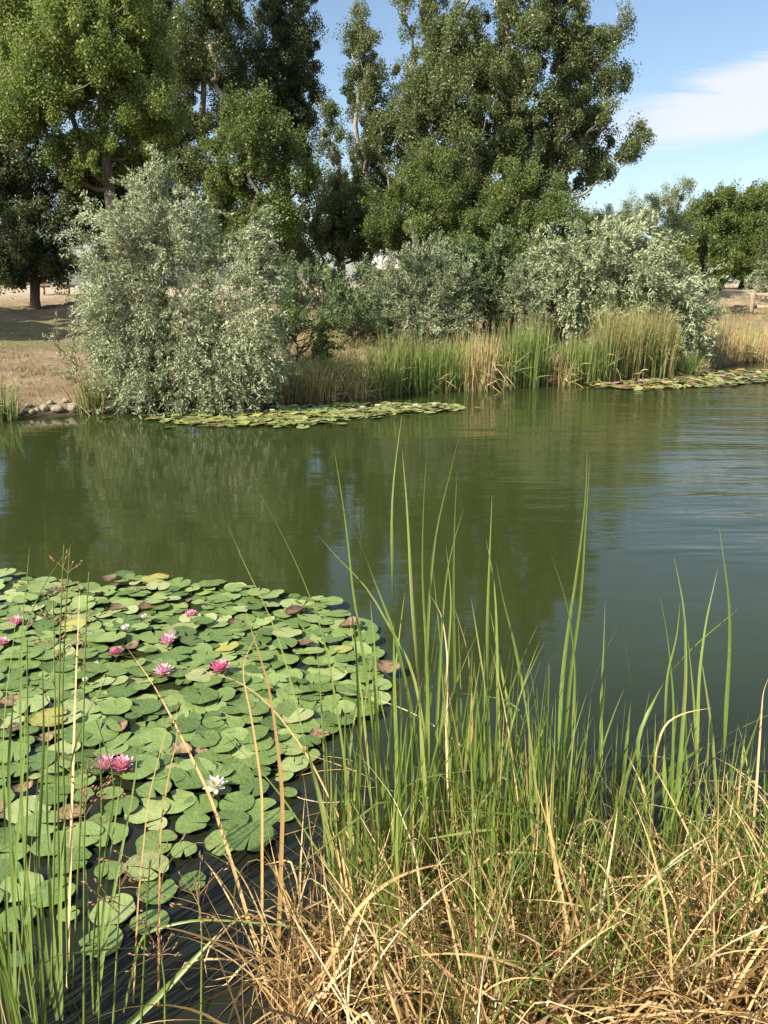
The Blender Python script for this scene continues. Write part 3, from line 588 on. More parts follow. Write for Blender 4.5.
reed_bed('green reed clump at the left edge of the far bank', 'green', -12, 4, 419, 375, 1, 'left edge reeds', step=9)

# bank grass tufts (uncountable)
def bank_grass():
    n = 26000; x = rng.uniform(-11, 16, n); s = rng.exponential(3.5, n) + 0.25; y = shore(x) + s
    keep = (np.sin(1.7 * x + 0.9 * y) + np.sin(0.8 * x - 1.3 * y + 2) + rng.normal(0, .9, n)) > -0.1
    x, y = x[keep], y[keep]; n = len(x)
    left = x < -4.2; keep = ~left | (rng.random(n) < 0.6); x, y = x[keep], y[keep]; n = len(x)
    B = 5; X = np.repeat(x, B) + rng.normal(0, .05, n * B); Yy = np.repeat(y, B) + rng.normal(0, .05, n * B)
    Z = height(X, Yy) - 0.02; L = np.repeat(rng.uniform(.08, .26, n) * np.where(x < -4.2, .5, 1), B) * rng.uniform(.6, 1.2, n * B)
    P = grow(np.stack([X, Yy, Z], -1), L, rng.uniform(0, 6.28, n * B), .2, rng.uniform(.4, 1.3, n * B), 1.2, 4)
    W_ = taper(n * B, 4, np.full(n * B, .012)); ti = np.repeat(np.clip(rng.normal(.6, .3, n), 0, 1), B)
    tag(link('bank_grass', ribbon_mesh('bank_grass', P, W_, rng.uniform(0, 3, (n * B, 1)) + np.zeros((1, 4)), M_SOILGRASS, ti)), 'dry short grass tufts on the far bank', 'grass', None, 'stuff')
bank_grass()

# ------------------------------------------------------------------ shoreline stones
def stone_mat(name, a, b):
    m, N, L, out = new_mat(name); tc = N.new('ShaderNodeTexCoord'); no = N.new('ShaderNodeTexNoise'); no.inputs['Scale'].default_value = 9; no.inputs['Detail'].default_value = 8; L.new(tc.outputs['Object'], no.inputs['Vector'])
    rp = ramp(N, [(.3, a), (.7, b)]); L.new(no.outputs[0], rp.inputs[0]); bs = N.new('ShaderNodeBsdfPrincipled'); bs.inputs['Roughness'].default_value = .85; L.new(rp.outputs[0], bs.inputs['Base Color'])
    bp = N.new('ShaderNodeBump'); bp.inputs['Distance'].default_value = .02; L.new(no.outputs[0], bp.inputs['Height']); L.new(bp.outputs[0], bs.inputs['Normal']); L.new(bs.outputs[0], out.inputs[0]); return m
M_ST = [stone_mat('pale_stone', (.19, .15, .10), (.35, .285, .205)), stone_mat('grey_stone', (.12, .11, .10), (.26, .24, .21))]
def stone(px, py, w, h, mat, label):
    p = WG(px, py + h / 2); sc = depth(px, py, p[1]) / F_PX
    n, m_ = 14, 9; th = np.linspace(0, math.pi, m_)[:, None]; ph = np.linspace(0, 2 * math.pi, n, endpoint=False)[None, :]
    D = np.stack([np.sin(th) * np.cos(ph), np.sin(th) * np.sin(ph), np.cos(th) + 0 * ph], -1)
    k = rng.normal(size=3); k2 = rng.normal(size=3) * 2; rr = 1 + .14 * np.sin(2.1 * D @ k + 1) + .10 * np.sin(3.3 * D @ k2)
    w = w * .82; h = h * .8; V = np.sign(D) * np.abs(D) ** .85 * rr[..., None] * np.array([w / 2 * sc, w / 2.2 * sc, h / 2 * sc * 1.0])
    i = np.arange(m_ - 1)[:, None] * n; j = np.arange(n)[None, :]; j2 = (j + 1) % n
    Fc = np.stack([i + j, i + n + j, i + n + j2, i + j2], -1).reshape(-1, 4)
    o = link('shore_stone', mesh_np('shore_stone', V, Fc, [mat], smooth=True), None, (p[0], p[1] + .03, p[2] + h / 2 * sc * 0.85)); o.rotation_euler = (0, 0, random.uniform(0, .5))
    tag(o, label, 'stone', 'stones along the left shoreline')
stone(57, 407, 14, 10, M_ST[0], 'big pale rounded stone near the middle of the shoreline row')
stone(73, 406, 13, 12, M_ST[0], 'big pale stone against the reed roots, right of the other big one')
stone(90, 411, 14, 5, M_ST[0], 'low flat pale stone at the right end of the row')
stone(44, 407, 10, 9, M_ST[0], 'mid-sized pale stone left of the biggest stone')
stone(37, 409, 7, 7, M_ST[0], 'small pale stone left of the mid-sized pale one')
stone(31, 411, 8, 6, M_ST[0], 'small low pale stone beside the leaning stick')
for px, py, w, h in [(5, 411, 10, 8), (14, 408, 9, 8), (21, 411, 8, 7), (10, 404, 9, 7)]:
    stone(px, py, w, h, M_ST[1], 'dark grey stone in the shadowed pile at the left edge')
for px, py, w, h in [(65, 400, 8, 6), (50, 402, 7, 6), (81, 404, 7, 6), (28, 405, 8, 6)]:
    stone(px, py, w, h, M_ST[0], 'little tan stone tucked behind the front row of shoreline stones')
def stick(px0, py0, px1, py1, Y, r, label, name='dead_stick'):
    a = WG(px0, py0); b = WY(px1, py1, a[1] + .15); t = np.linspace(0, 1, 7)[:, None]; P = a + (b - a) * t + np.array([0, 0, .02]) * np.sin(t * 5)
    V, Fc = tubes([(P - a, np.linspace(r, r * .5, 7))], 6); tag(link(name, mesh_np(name, V, Fc, [M_PALE], smooth=True), None, a), label, 'stick')
stick(17, 418, 33, 398, 13.0, .012, 'pale dead stick leaning over the shoreline stones')
stick(0, 416, 24, 407, 12.9, .009, 'thin dead stick lying across the dark stones at the left edge')
stick(90, 416, 74, 401, 13.3, .008, 'thin dry stick propped on the rightmost pale stones')

# ------------------------------------------------------------------ fence, table, shed
def box(V, F, x0, x1, y0, y1, z0, z1):
    o = len(V); V += [(x0, y0, z0), (x1, y0, z0), (x1, y1, z0), (x0, y1, z0), (x0, y0, z1), (x1, y0, z1), (x1, y1, z1), (x0, y1, z1)]
    F += [[o, o + 3, o + 2, o + 1], [o + 4, o + 5, o + 6, o + 7], [o, o + 1, o + 5, o + 4], [o + 1, o + 2, o + 6, o + 5], [o + 2, o + 3, o + 7, o + 6], [o + 3, o, o + 4, o + 7]]
def boxes(name, lst, mat, parent):
    V, F = [], []
    for b in lst: box(V, F, *b)
    return link(name, mesh_np(name, V, np.array(F), [mat]), parent)
M_WOOD = bark_mat('weathered_wood', (.22, .15, .09), (.42, .32, .22), 8); M_REDW = bark_mat('red_brown_wood', (.20, .10, .06), (.36, .20, .12), 6)
fy = 33.0; fx = WY(751, 314, fy); root = thing('rail_fence', (fx[0], fy, zg(fx[0], fy)), 'low wooden post and rail fence at the right edge of the slope', 'fence')
zt = fx[2] - zg(fx[0], fy); zt = max(zt, .9)
for k in range(4): boxes('post', [(k * 1.9 - .07, k * 1.9 + .07, -.07, .07, -.3, zt)], M_WOOD, root)
for zz in (zt - .16, zt - .62): boxes('rail', [(-.1, 5.9, .075, .13, zz, zz + .13)], M_WOOD, root)
ty = 41.0; tp = WY(57, 298, ty); root = thing('picnic_table', (tp[0], ty, zg(tp[0], ty)), 'brown wooden picnic table in the field beside the shade tree trunk', 'table')
boxes('tabletop', [(-.9, .9, -.38 + .2 * k, -.20 + .2 * k, .72, .765) for k in range(4)], M_REDW, root)
for s in (-1, 1):
    boxes('bench', [(-.9, .9, s * .72 - .13, s * .72 + .13, .42, .46)], M_REDW, root)
    boxes('leg', [(s * .6 - .05, s * .6 + .05, -.75, .75, .33, .415), (s * .6 - .045, s * .6 + .045, -.06, .06, -.05, .33), (s * .6 - .045, s * .6 + .045, -.06, .06, .417, .718)], M_WOOD, root)
sy = 62.0; sp_ = WY(380, 285, sy); sz = zg(sp_[0], sy); root = thing('wooden_shed', (sp_[0], sy, sz), 'small reddish shed with a pale roof glimpsed through the trees', 'shed')
boxes('wall', [(-.7, 2.2, -1.4, 1.4, -.2, 1.5)], M_REDW, root)
M_ROOF = bark_mat('pale_roof', (.38, .35, .30), (.55, .52, .46), 3)
V = [(-1.0, -1.8, 1.45), (2.5, -1.8, 1.45), (2.5, 0, 2.3), (-1.0, 0, 2.3), (-1.0, 1.8, 1.45), (2.5, 1.8, 1.45)]; V += [(a, b, c + .1) for a, b, c in V]
Fr = [[0, 3, 2, 1], [3, 4, 5, 2], [6, 7, 8, 9], [9, 8, 11, 10], [0, 1, 7, 6], [4, 10, 11, 5]]
link('roof', mesh_np('roof', V, np.array(Fr), [M_ROOF]), root)
boxes('door', [(.1, .9, -1.46, -1.403, -.1, 1.35)], M_WOOD, root)

# ------------------------------------------------------------------ lily pads
def pad_mesh(seed, mat, curl=0.0):
    r_ = np.random.default_rng(seed); nseg, nr = 36, 7
    notch = R(r_.uniform(4, 15)); ph = np.linspace(notch, 2 * math.pi - notch * .6, nseg); rr = np.linspace(0.02, 1, nr)
    edge = 1 + .03 * np.sin(3 * ph + r_.uniform(0, 6)) + .02 * np.sin(7 * ph + r_.uniform(0, 6))
    edge = edge * (1 - .22 * np.exp(-((ph - notch) / .18) ** 2) * 0.5 - .12 * np.exp(-((ph - ph[-1]) / .18) ** 2))
    a1, a2, a3 = r_.uniform(0, 6, 3); V = []; rad = []; vein = []
    for q in rr:
        z = 0.035 * q ** 2 * np.sin(2 * ph + a1) * r_.uniform(.9, 1) + .022 * q ** 3 * np.sin(5 * ph + a2) + .05 * q ** 6 * np.maximum(0, np.sin(ph + a3)) + curl * q ** 2.2 * (0.7 + .6 * np.sin(2 * ph + a3))
        rad_q = q * (1 - curl * .5 * q)
        V.append(np.stack([rad_q * edge * np.cos(ph), rad_q * edge * np.sin(ph), z], -1)); rad.append(np.full(nseg, q)); vein.append((np.arange(nseg) % 3 == 0) * (1 - .5 * q))
    V = np.array(V).reshape(-1, 3); i = np.arange(nr - 1)[:, None] * nseg; j = np.arange(nseg - 1)[None, :]
    Fc = np.stack([i + j, i + nseg + j, i + nseg + j + 1, i + j + 1], -1).reshape(-1, 4)
    return mesh_np('lily_pad', V, Fc, [mat], {'rad': ('POINT', np.array(rad)), 'vein': ('POINT', np.array(vein))}, smooth=True)
PADS = [pad_mesh(k, M_PAD) for k in range(12)]; PADSY = [pad_mesh(40 + k, M_PADY) for k in range(2)]; PADSB = [pad_mesh(60 + k, M_PADB, .28) for k in range(3)]
POLY = [(-60, 572), (40, 582), (85, 590), (110, 584), (140, 577), (185, 590), (215, 583), (245, 592), (295, 598), (335, 608), (365, 628), (372, 655), (385, 690), (380, 715), (330, 735), (300, 765), (288, 800), (283, 835), (262, 850), (205, 866), (195, 900), (150, 925), (90, 950), (20, 975), (-60, 985)]
PW = np.array([WZ(a, b)[:2] for a, b in POLY])
def inside(p, Q):
    c = False; n = len(Q); j = n - 1
    for i in range(n):
        if (Q[i][1] > p[1]) != (Q[j][1] > p[1]) and p[0] < (Q[j][0] - Q[i][0]) * (p[1] - Q[i][1]) / (Q[j][1] - Q[i][1]) + Q[i][0]: c = not c
        j = i
    return c
def project(p):
    v = np.array(p) - np.array([0, 0, CAMZ]); f = v[1] * math.cos(PITCH) - v[2] * math.sin(PITCH); u = v[1] * math.sin(PITCH) + v[2] * math.cos(PITCH)
    return 384 + F_PX * v[0] / f, 512 - F_PX * u / f
def place_pad(mesh, x, y, z, r, label, group, tilt=None, cat='lily pad', name='lily_pad'):
    o = link(name, mesh, None, (x, y, z)); o.scale = (r, r, r); t = tilt if tilt is not None else (random.gauss(0, .05), random.gauss(0, .05))
    o.rotation_euler = (t[0], t[1], random.uniform(0, 6.28)); return tag(o, label, cat, group)
pts = []
HOLES = [(135, 660, 22, 8), (165, 690, 22, 7), (110, 790, 14, 8), (200, 742, 12, 6), (40, 870, 14, 9)]
tries = 0
while tries < 26000:
    tries += 1; x = random.uniform(PW[:, 0].min(), PW[:, 0].max()); y = random.uniform(PW[:, 1].min(), PW[:, 1].max())
    if not inside((x, y), PW): continue
    px, py = project((x, y, 0))
    if px < -25: continue
    if any(((px - a) / b2) ** 2 + ((py - b) / c) ** 2 < 1 for a, b, b2, c in HOLES): continue
    r = random.choice([.04, .052, .06, .066, .07, .075, .08, .086]) * (0.9 if py > 850 else 1)
    dmin = 0.074 if py < 780 else 0.10
    if py > 850: dmin = .118
    if all((x - a) ** 2 + (y - b) ** 2 > dmin ** 2 for a, b, _ in pts): pts.append((x, y, r))
pts.sort(key=lambda q: q[1]); pts, rest = pts[:294], pts[294:]
print('pads', len(pts), len(rest), project((0, pts[-1][1], 0)))
BL = [((16, 623), 'upper of the two pink blooms at the left edge'), ((190, 616), 'farthest pink bloom'), ((168, 642), 'pale pink bloom near the back'), ((116, 654), 'deep pink bloom beside dark water'), ((163, 672), 'light pink bloom at the open water'),
      ((220, 669), 'round pink bloom standing alone'), ((114, 770), 'touching pair of pink blooms'), ((125, 631), 'upright white bloom'), ((85, 683), 'small white bud on the left'), ((215, 786), 'flat fading white bloom'), ((50, 722), 'bright yellow pad'), ((155, 582), 'olive-yellow pad at the far rim'), ((388, 672), 'curled brown pad at the raft tip'), ((250, 842), 'mottled pad at the lower right end')]
NEAR = {}
for (bx_, by_), nm in BL:
    w = WZ(bx_, by_, .02); dd = [(a - w[0]) ** 2 + (b - w[1]) ** 2 for a, b, _ in pts]; od = np.argsort(dd)
    k0 = next(int(i) for i in od if int(i) not in NEAR); NEAR[k0] = nm
for k, (x, y, r) in enumerate(pts):
    px, py = project((x, y, 0)); q = random.random(); crowd = 1 if py < 800 else .5
    z = .008 + random.random() * .032 * crowd
    if k in NEAR: place_pad(PADS[k % 12], x, y, .014, r, 'green lily pad nearest the ' + NEAR[k], 'green pads of the near lily raft', (random.gauss(0, .05), random.gauss(0, .05)))
    elif q < .035: place_pad(random.choice(PADSB), x, y, z, r * .8, 'dead brown lily pad curling among the green ones of the near raft', 'dead brown pads in the near lily raft')
    else: place_pad(PADS[k % 12], x, y, z, r, 'green lily pad in the ' + ('back' if py < 690 else 'middle' if py < 790 else 'front') + (' left' if px < 110 else ' centre' if px < 230 else ' right') + ' of the near raft, away from blooms', 'green pads of the near lily raft', (random.gauss(0, .08) * crowd, random.gauss(0.02, .08) * crowd))
def padat(px, py, r, mesh, label, name='lily_pad'):
    p = WZ(px, py, .02); return place_pad(mesh, p[0], p[1], .045, r, label, None, (random.gauss(0, .04), random.gauss(0, .04)), name=name)
padat(50, 722, .085, PADSY[0], 'bright yellow lily pad among the green at the left of the near raft')
padat(155, 582, .10, PADSY[1], 'olive-yellow lily pad at the far rim of the near raft, left of centre')
padat(388, 672, .085, PADSB[0], 'curled brown dead pad at the far right tip of the near raft')
padat(250, 842, .088, PADS[3], 'large mottled lily pad at the lower right end of the near raft')

def pad_mass():
    VV, FF, A1, A2, MI = [], [[], [], []], [], [], 0; off = 0
    for (x, y, r) in rest:
        q = random.random(); m = 2 if q < .045 else 1 if q < .06 else 0; me = (PADS, PADSY, PADSB)[m][random.randrange(2)]
        n = len(me.vertices); co = np.empty(n * 3, np.float32); me.vertices.foreach_get('co', co); co = co.reshape(-1, 3) * r
        a = random.uniform(0, 6.28); tx, ty = random.gauss(0, .09), random.gauss(0, .09); R2 = np.array([[math.cos(a), -math.sin(a)], [math.sin(a), math.cos(a)]])
        xy = co[:, :2] @ R2.T; z = co[:, 2] + xy[:, 0] * tx + xy[:, 1] * ty + .008 + random.random() * .045
        VV.append(np.stack([xy[:, 0] + x, xy[:, 1] + y, z], -1)); f = np.empty(len(me.polygons) * 4, np.int32); me.polygons.foreach_get('vertices', f); FF[m].append(f.reshape(-1, 4) + off); off += n
        for L_, k in ((A1, 'rad'), (A2, 'vein')):
            b = np.empty(n, np.float32); me.attributes[k].data.foreach_get('value', b); L_.append(b)
    me = mesh_np('lily_pad_mass', np.concatenate(VV), [(np.concatenate(f) if f else np.zeros((0, 4), np.int32), k) for k, f in enumerate(FF)], [M_PADF, M_PADY, M_PADB], {'rad': ('POINT', np.concatenate(A1)), 'vein': ('POINT', np.concatenate(A2))}, smooth=True)
    tag(link('lily_pad_mass', me), 'crowd of small green lily pads at the back of the near raft', 'lily pads', None, 'stuff')
M_PADF = pad_mat('lily_pad_crowd', PADRAMP, (.20, .10, .035), 0.70, island=True)
pad_mass()
# far rafts: too many tiny pads to count
def far_raft(poly, n, name, label, brown=.12, seed=1):
    Q = np.array([WZ(a, b)[:2] for a, b in poly]); V = []; Fg_ = [[], [], []]; k = 0; tries = 0; nseg = 9
    while k < n and tries < n * 60:
        tries += 1; x = random.uniform(Q[:, 0].min(), Q[:, 0].max()); y = random.uniform(Q[:, 1].min(), Q[:, 1].max())
        if not inside((x, y), Q): continue
        if random.random() < .12: x += random.gauss(0, .4); y += random.gauss(0, .22)
        if y > shore(x) - .1: continue
        r = random.uniform(.05, .11); z = .006 + random.random() * .022; tx, ty = random.gauss(0, .12), random.gauss(0, .12); a0 = random.uniform(0, 6.28)
        o = len(V); V.append((x, y, z))
        for s in range(nseg):
            a = a0 + .3 + (6.28 - .5) * s / (nseg - 1); dx, dy = r * math.cos(a), r * math.sin(a); V.append((x + dx, y + dy, max(.003, z + dx * tx + dy * ty + random.uniform(0, .008))))
        q = random.random(); mi = 1 if q < .16 else (2 if q < .16 + brown else 0)
        for s in range(nseg - 1): Fg_[mi].append([o, o + 1 + s, o + 2 + s])
        k += 1
    tag(link(name, mesh_np(name, V, [(f, m) for m, f in enumerate(Fg_)], [M_FPAD, M_PADY, M_PADB])), label, 'lily pads', None, 'stuff')
def fpad():
    m, N, L, out = new_mat('far_lily_pad'); ge = N.new('ShaderNodeNewGeometry'); rp = ramp(N, [(0, (.12, .16, .045)), (.5, (.20, .24, .07)), (1, (.30, .31, .12))]); L.new(ge.outputs['Random Per Island'], rp.inputs[0])
    b = N.new('ShaderNodeBsdfPrincipled'); b.inputs['Roughness'].default_value = .45; L.new(rp.outputs[0], b.inputs['Base Color']); L.new(b.outputs[0], out.inputs[0]); return m
M_FPAD = fpad()
far_raft([(148, 419), (175, 413), (240, 409), (300, 407), (350, 404), (420, 404), (462, 406), (462, 410), (400, 414), (345, 420), (290, 427), (220, 427), (165, 424)], 1300, 'lily_raft', 'flat raft of tiny lily pads below the big willow')
far_raft([(583, 384), (640, 378), (700, 373), (768, 370), (800, 369), (800, 379), (750, 384), (690, 388), (640, 390), (600, 388)], 1900, 'lily_raft', 'raft of green and reddish lily pads before the right-hand reeds', .3)

# ------------------------------------------------------------------ water lilies
def petals_mesh(name, n, L, w, th, z0, mat, curve=-.5, ph0=0):
    a = ph0 + np.arange(n) * 2 * math.pi / n + rng.normal(0, .08, n); roots = np.stack([.006 * np.cos(a), .006 * np.sin(a), np.full(n, z0)], -1)
    P = grow(roots, L * rng.uniform(.9, 1.08, n), a, th + rng.normal(0, .06, n), th + curve, 1.3, 8)
    t = np.linspace(0, 1, 8)[None, :]; Wd = w * (np.sin(math.pi * np.clip(t * .86 + .12, 0, 1)) ** .75) * np.ones((n, 1))
    ref = np.stack([-np.sin(a), np.cos(a), 0 * a], -1)      # side must run around the flower
    T = norm(np.gradient(P, axis=1)); S = ref[:, None, :] + 0 * T; U = norm(np.cross(S, T)); h = (Wd * .5)[..., None]
    V = np.stack([P - S * h + U * -h * .35, P, P + S * h + U * -h * .35], 2).reshape(-1, 3)
    b = np.arange(n)[:, None, None] * 24; i = np.arange(7)[None, :, None] * 3; j = np.arange(2)[None, None, :]; q = b + i + j
    Fc = np.stack([q, q + 1, q + 4, q + 3], -1).reshape(-1, 4)
    return mesh_np(name, V, Fc, [mat], {'t': ('POINT', np.broadcast_to(t[:, :, None], (n, 8, 3)).ravel())}, smooth=True)
def flower(px, py, r, col, label, openness=1.0, zf=.045):
    mo, mi_ = {'pink': (M_PINK, M_PINK2), 'pale': (M_PALEP, M_PINK), 'deep': (M_PINK2, M_PINK2), 'white': (M_WHITE, M_WHITE)}[col]
    p = WZ(px, py + 3, zf); o = thing('water_lily', (p[0], p[1], zf - .01), label, 'flower', 'water lily blooms on the near raft', random.uniform(0, 6))
    w = r * .42
    link('sepals', petals_mesh('sepals', 4, r * .95, w * .9, R(82) * openness, 0, M_SEPAL, -.25, .4), o)
    link('outer_petals', petals_mesh('outer_petals', 8, r, w, R(70) * openness, .004, mo, -.35), o)
    link('middle_petals', petals_mesh('middle_petals', 8, r * .92, w * .95, R(48) * openness, .008, mo, -.35, .4), o)
    link('inner_petals', petals_mesh('inner_petals', 7, r * .75, w * .8, R(28) * openness, .010, mi_, -.3, .15), o)
    link('stamens', petals_mesh('stamens', 14, r * .42, r * .07, R(24), .012, M_YEL, -.3), o)
    o.rotation_euler = (random.gauss(0, .12) - .0, random.gauss(0, .12), o.rotation_euler[2])
flower(16, 620, .052, 'pink', 'pink water lily near the left edge, upper one of two there')
flower(1, 641, .050, 'pink', 'pink water lily cut by the left edge of the picture')
flower(190, 613, .050, 'pink', 'farthest pink water lily, at the back of the raft', .75)
flower(168, 639, .055, 'pale', 'pale pink water lily between the farthest bloom and the half-sunk one', .85)
flower(116, 651, .055, 'deep', 'deep pink water lily lying beside dark water and a dry blade')
flower(163, 669, .058, 'pale', 'light pink water lily sitting low at the edge of open water', 1.15)
flower(220, 666, .060, 'deep', 'round deep pink water lily standing alone, rightmost of the blooms')
flower(106, 765, .060, 'pink', 'left bloom of the touching pair of pink water lilies', .85)
flower(122, 764, .056, 'pink', 'right bloom of the touching pair of pink water lilies', .95)
flower(125, 628, .045, 'white', 'upright white water lily between pink blooms at the back', .55)
flower(145, 616, .036, 'white', 'small creamy half-open water lily near the back of the raft', .45)
flower(85, 680, .036, 'white', 'small white water lily bud on the left of the raft beside reeds', .35)
flower(215, 783, .048, 'white', 'fading white water lily lying flat low on the right of the raft', 1.2)
for px, py in [(242, 412), (248, 411), (272, 412), (362, 409), (377, 407), (415, 407), (434, 406)]:
    p = WZ(px, py, .04); o = link('water_lily', petals_mesh('far_lily', 9, .06, .035, R(50), 0, M_WHITE, -.3), None, p); tag(o, 'tiny pale water lily on the raft below the big willow', 'flower', 'water lilies on the far raft')
for px, py in [(616, 384), (640, 382), (664, 384), (692, 380), (722, 377), (755, 378)]:
    p = WZ(px, py, .04); o = link('water_lily', petals_mesh('far_lily_pink', 9, .07, .04, R(60), 0, M_PINK, -.3), None, p); tag(o, 'tiny dusty pink water lily on the right-hand far raft', 'flower', 'water lilies on the right far raft')

# ------------------------------------------------------------------ foreground cattails
def spline(P, n):
    P = np.asarray(P, float); k = len(P); d = np.concatenate([[0], np.cumsum(np.linalg.norm(np.diff(P, axis=0), axis=1))]); u = np.linspace(0, d[-1], n)
    lin = np.stack([np.interp(u, d, P[:, c]) for c in range(3)], -1)
    for _ in range(2): lin[1:-1] = (lin[:-2] + 2 * lin[1:-1] + lin[2:]) / 4
    return lin
def traced(pxs, Yb, Yt, n=26):
    """pxs from tip down to base in photo units; depth runs from Yb at the base to Yt at the tip"""
    pts = list(reversed(pxs)); k = len(pts); d = [0]
    for q in range(1, k): d.append(d[-1] + math.hypot(pts[q][0] - pts[q - 1][0], pts[q][1] - pts[q - 1][1]))
    return spline([WY(a, b, Yb + (Yt - Yb) * d[q] / d[-1]) for q, (a, b) in enumerate(pts)], n)
def leaf_obj(name, P, w, mat, parent, base, tint, twist=None, fold=.22, k=2.2, a0=None):
    n = len(P); tw = random.uniform(-.6, .6) + random.choice([0, 0, 3.14, -3.14]) / (1 + np.exp(-(np.linspace(0, 1, n) - random.uniform(.35, .75)) * 14)) + np.linspace(0, 1, n) * random.gauss(0, .5)
    # face roughly the sun / viewer so that ribbons read as blades
    me = ribbon_mesh(name, (P - base)[None], taper(1, n, [w], k=k), tw[None], mat, [tint], fold, np.array([[0.15, 1.0, 0.0]]))
    return link(name, me, parent)
TR = [  # (plant base px, [leaf point lists tip -> base])
 ((405, 935), 'tallest cattail left of centre whose leaf crosses the whole pond', [[(402, 415), (394, 471), (391, 508), (393, 589), (394, 671), (398, 800)], [(334, 449), (341, 490), (349, 549), (352, 590), (361, 640), (378, 760)], [(325, 476), (345, 515), (361, 542), (375, 585), (391, 620), (410, 700), (412, 820)]]),
 ((432, 945), 'upright cattail with two parallel blades at the middle of the stand', [[(402, 450), (406, 490), (408, 522), (412, 606), (417, 657), (425, 800)], [(427, 449), (424, 490), (423, 522), (422, 576), (427, 657), (430, 800)], [(318, 535), (335, 557), (368, 586), (385, 620), (412, 664), (430, 760)]]),
 ((428, 915), 'cattail whose tallest blade leans right at its tip', [[(459, 436), (449, 478), (436, 525), (430, 583), (426, 657), (425, 780)], [(464, 508), (452, 545), (446, 572), (442, 623), (436, 740)], [(446, 545), (452, 600), (446, 680), (436, 780)]]),
 ((462, 930), 'straight cattail right of the leaning blade', [[(457, 472), (454, 528), (453, 590), (454, 657), (458, 800)], [(477, 600), (470, 660), (464, 760)], [(433, 570), (440, 640), (450, 740)]]),
 ((498, 935), 'cattail with a needle-thin dark tip right of centre', [[(492, 495), (490, 549), (488, 596), (487, 637), (490, 760)], [(486, 539), (495, 583), (497, 640), (499, 780)], [(471, 598), (478, 640), (487, 700), (492, 800)]]),
 ((545, 900), 'cattail bending left whose blade passes the needle-tipped one', [[(496, 562), (503, 600), (514, 640), (520, 671), (535, 760)], [(548, 665), (543, 720), (540, 800)], [(490, 610), (505, 690), (530, 790)]]),
 ((560, 905), 'tall cattail forming a narrow V right of centre', [[(587, 447), (587, 484), (583, 526), (576, 581), (568, 630), (562, 678), (556, 790)], [(590, 457), (587, 500), (584, 549), (581, 601), (570, 675), (562, 790)], [(551, 554), (568, 604), (576, 665), (570, 790)]]),
 ((604, 900), 'shorter cattail just right of the narrow V', [[(605, 601), (604, 646), (601, 700), (602, 800)], [(617, 627), (605, 652), (594, 678), (580, 740), (590, 830)], [(625, 640), (632, 690), (622, 790)]]),
 ((668, 900), 'cattail of the right stand with crossing blades', [[(674, 557), (681, 591), (685, 614), (686, 680), (678, 790)], [(660, 597), (667, 630), (674, 700), (672, 800)], [(680, 604), (677, 640), (667, 672), (664, 760)], [(738, 609), (694, 646), (665, 678), (635, 740), (650, 830)]]),
 ((702, 905), 'cattail of the right stand leaning right', [[(718, 568), (706, 620), (699, 675), (696, 790)], [(688, 640), (694, 700), (698, 790)], [(710, 696), (708, 750), (704, 830)]]),
 ((722, 905), 'tallest cattail at the right with a knife-shaped tip', [[(719, 526), (725, 568), (730, 601), (730, 652), (726, 710), (722, 800)], [(750, 700), (742, 760), (732, 830)], [(700, 650), (712, 730), (718, 820)]]),
 ((600, 880), 'cattail with long blades sweeping low to the right edge', [[(775, 712), (723, 736), (685, 758), (641, 788), (612, 830)], [(744, 736), (706, 761), (674, 782), (625, 825)], [(650, 690), (640, 740), (615, 810)]]),
 ((352, 945), 'cattail at the left of the stand leaning over the lily raft', [[(228, 525), (242, 560), (256, 587), (272, 620), (284, 655), (305, 740), (335, 860)], [(255, 485), (275, 520), (295, 560), (313, 603), (327, 647), (345, 760), (352, 860)], [(346, 580), (356, 640), (360, 740), (356, 850)]]),
 ((378, 940), 'cattail beside the raft tip with blades fanning over dark water', [[(370, 600), (376, 660), (378, 760), (380, 850)], [(348, 610), (360, 680), (370, 780)], [(405, 590), (395, 670), (386, 780)]]),
]
allplants = []
for (bp, lab, leaves) in TR:
    B0 = WZ(bp[0], bp[1], -0.02); root = thing('cattail_plant', B0, lab, 'cattail', 'cattails of the near stand')
    for lf in leaves:
        P = traced(lf + [bp], B0[1], B0[1] + random.uniform(.05, .35)); L = np.linalg.norm(np.diff(P, axis=0), axis=1).sum()
        leaf_obj('leaf', P, random.uniform(.0115, .016), M_BLADE, root, B0, random.uniform(.3, 1), k=2.8)
    allplants.append(B0)
def cattail(bx, by, n, hmin, hmax, label, group, lean=.13, wmin=.007, wmax=.013, dry=.14, mat=M_BLADE, name='cattail_plant'):
    B0 = np.array([bx, by, max(zg(bx, by), 0) - .03]); root = thing(name, B0, label, 'cattail', group)
    for k in range(n):
        az = random.uniform(0, 6.28); L = random.uniform(hmin, hmax); isd = random.random() < dry
        th0 = abs(random.gauss(0, .07)); th1 = th0 + abs(random.gauss(lean, lean))
        kk = random.random() < (.5 if isd else .10)
        P = grow(np.array([[math.cos(az) * .02, math.sin(az) * .02, 0]]), [L], [az + random.gauss(0, .4)], [th0], [th1], 1.8, 20, kink=[random.uniform(.45, .8)] if kk else None, kang=[random.uniform(.9, 2.2)] if kk else None)[0]
        leaf_obj('leaf' if not isd else 'dead_leaf', P, random.uniform(wmin, wmax) * (.8 if isd else 1), M_STRAW if isd else mat, root, np.zeros(3), random.random(), k=2.4)
    return root
def on_px(px, py): p = WZ(px, py, 0); return p[0], p[1]
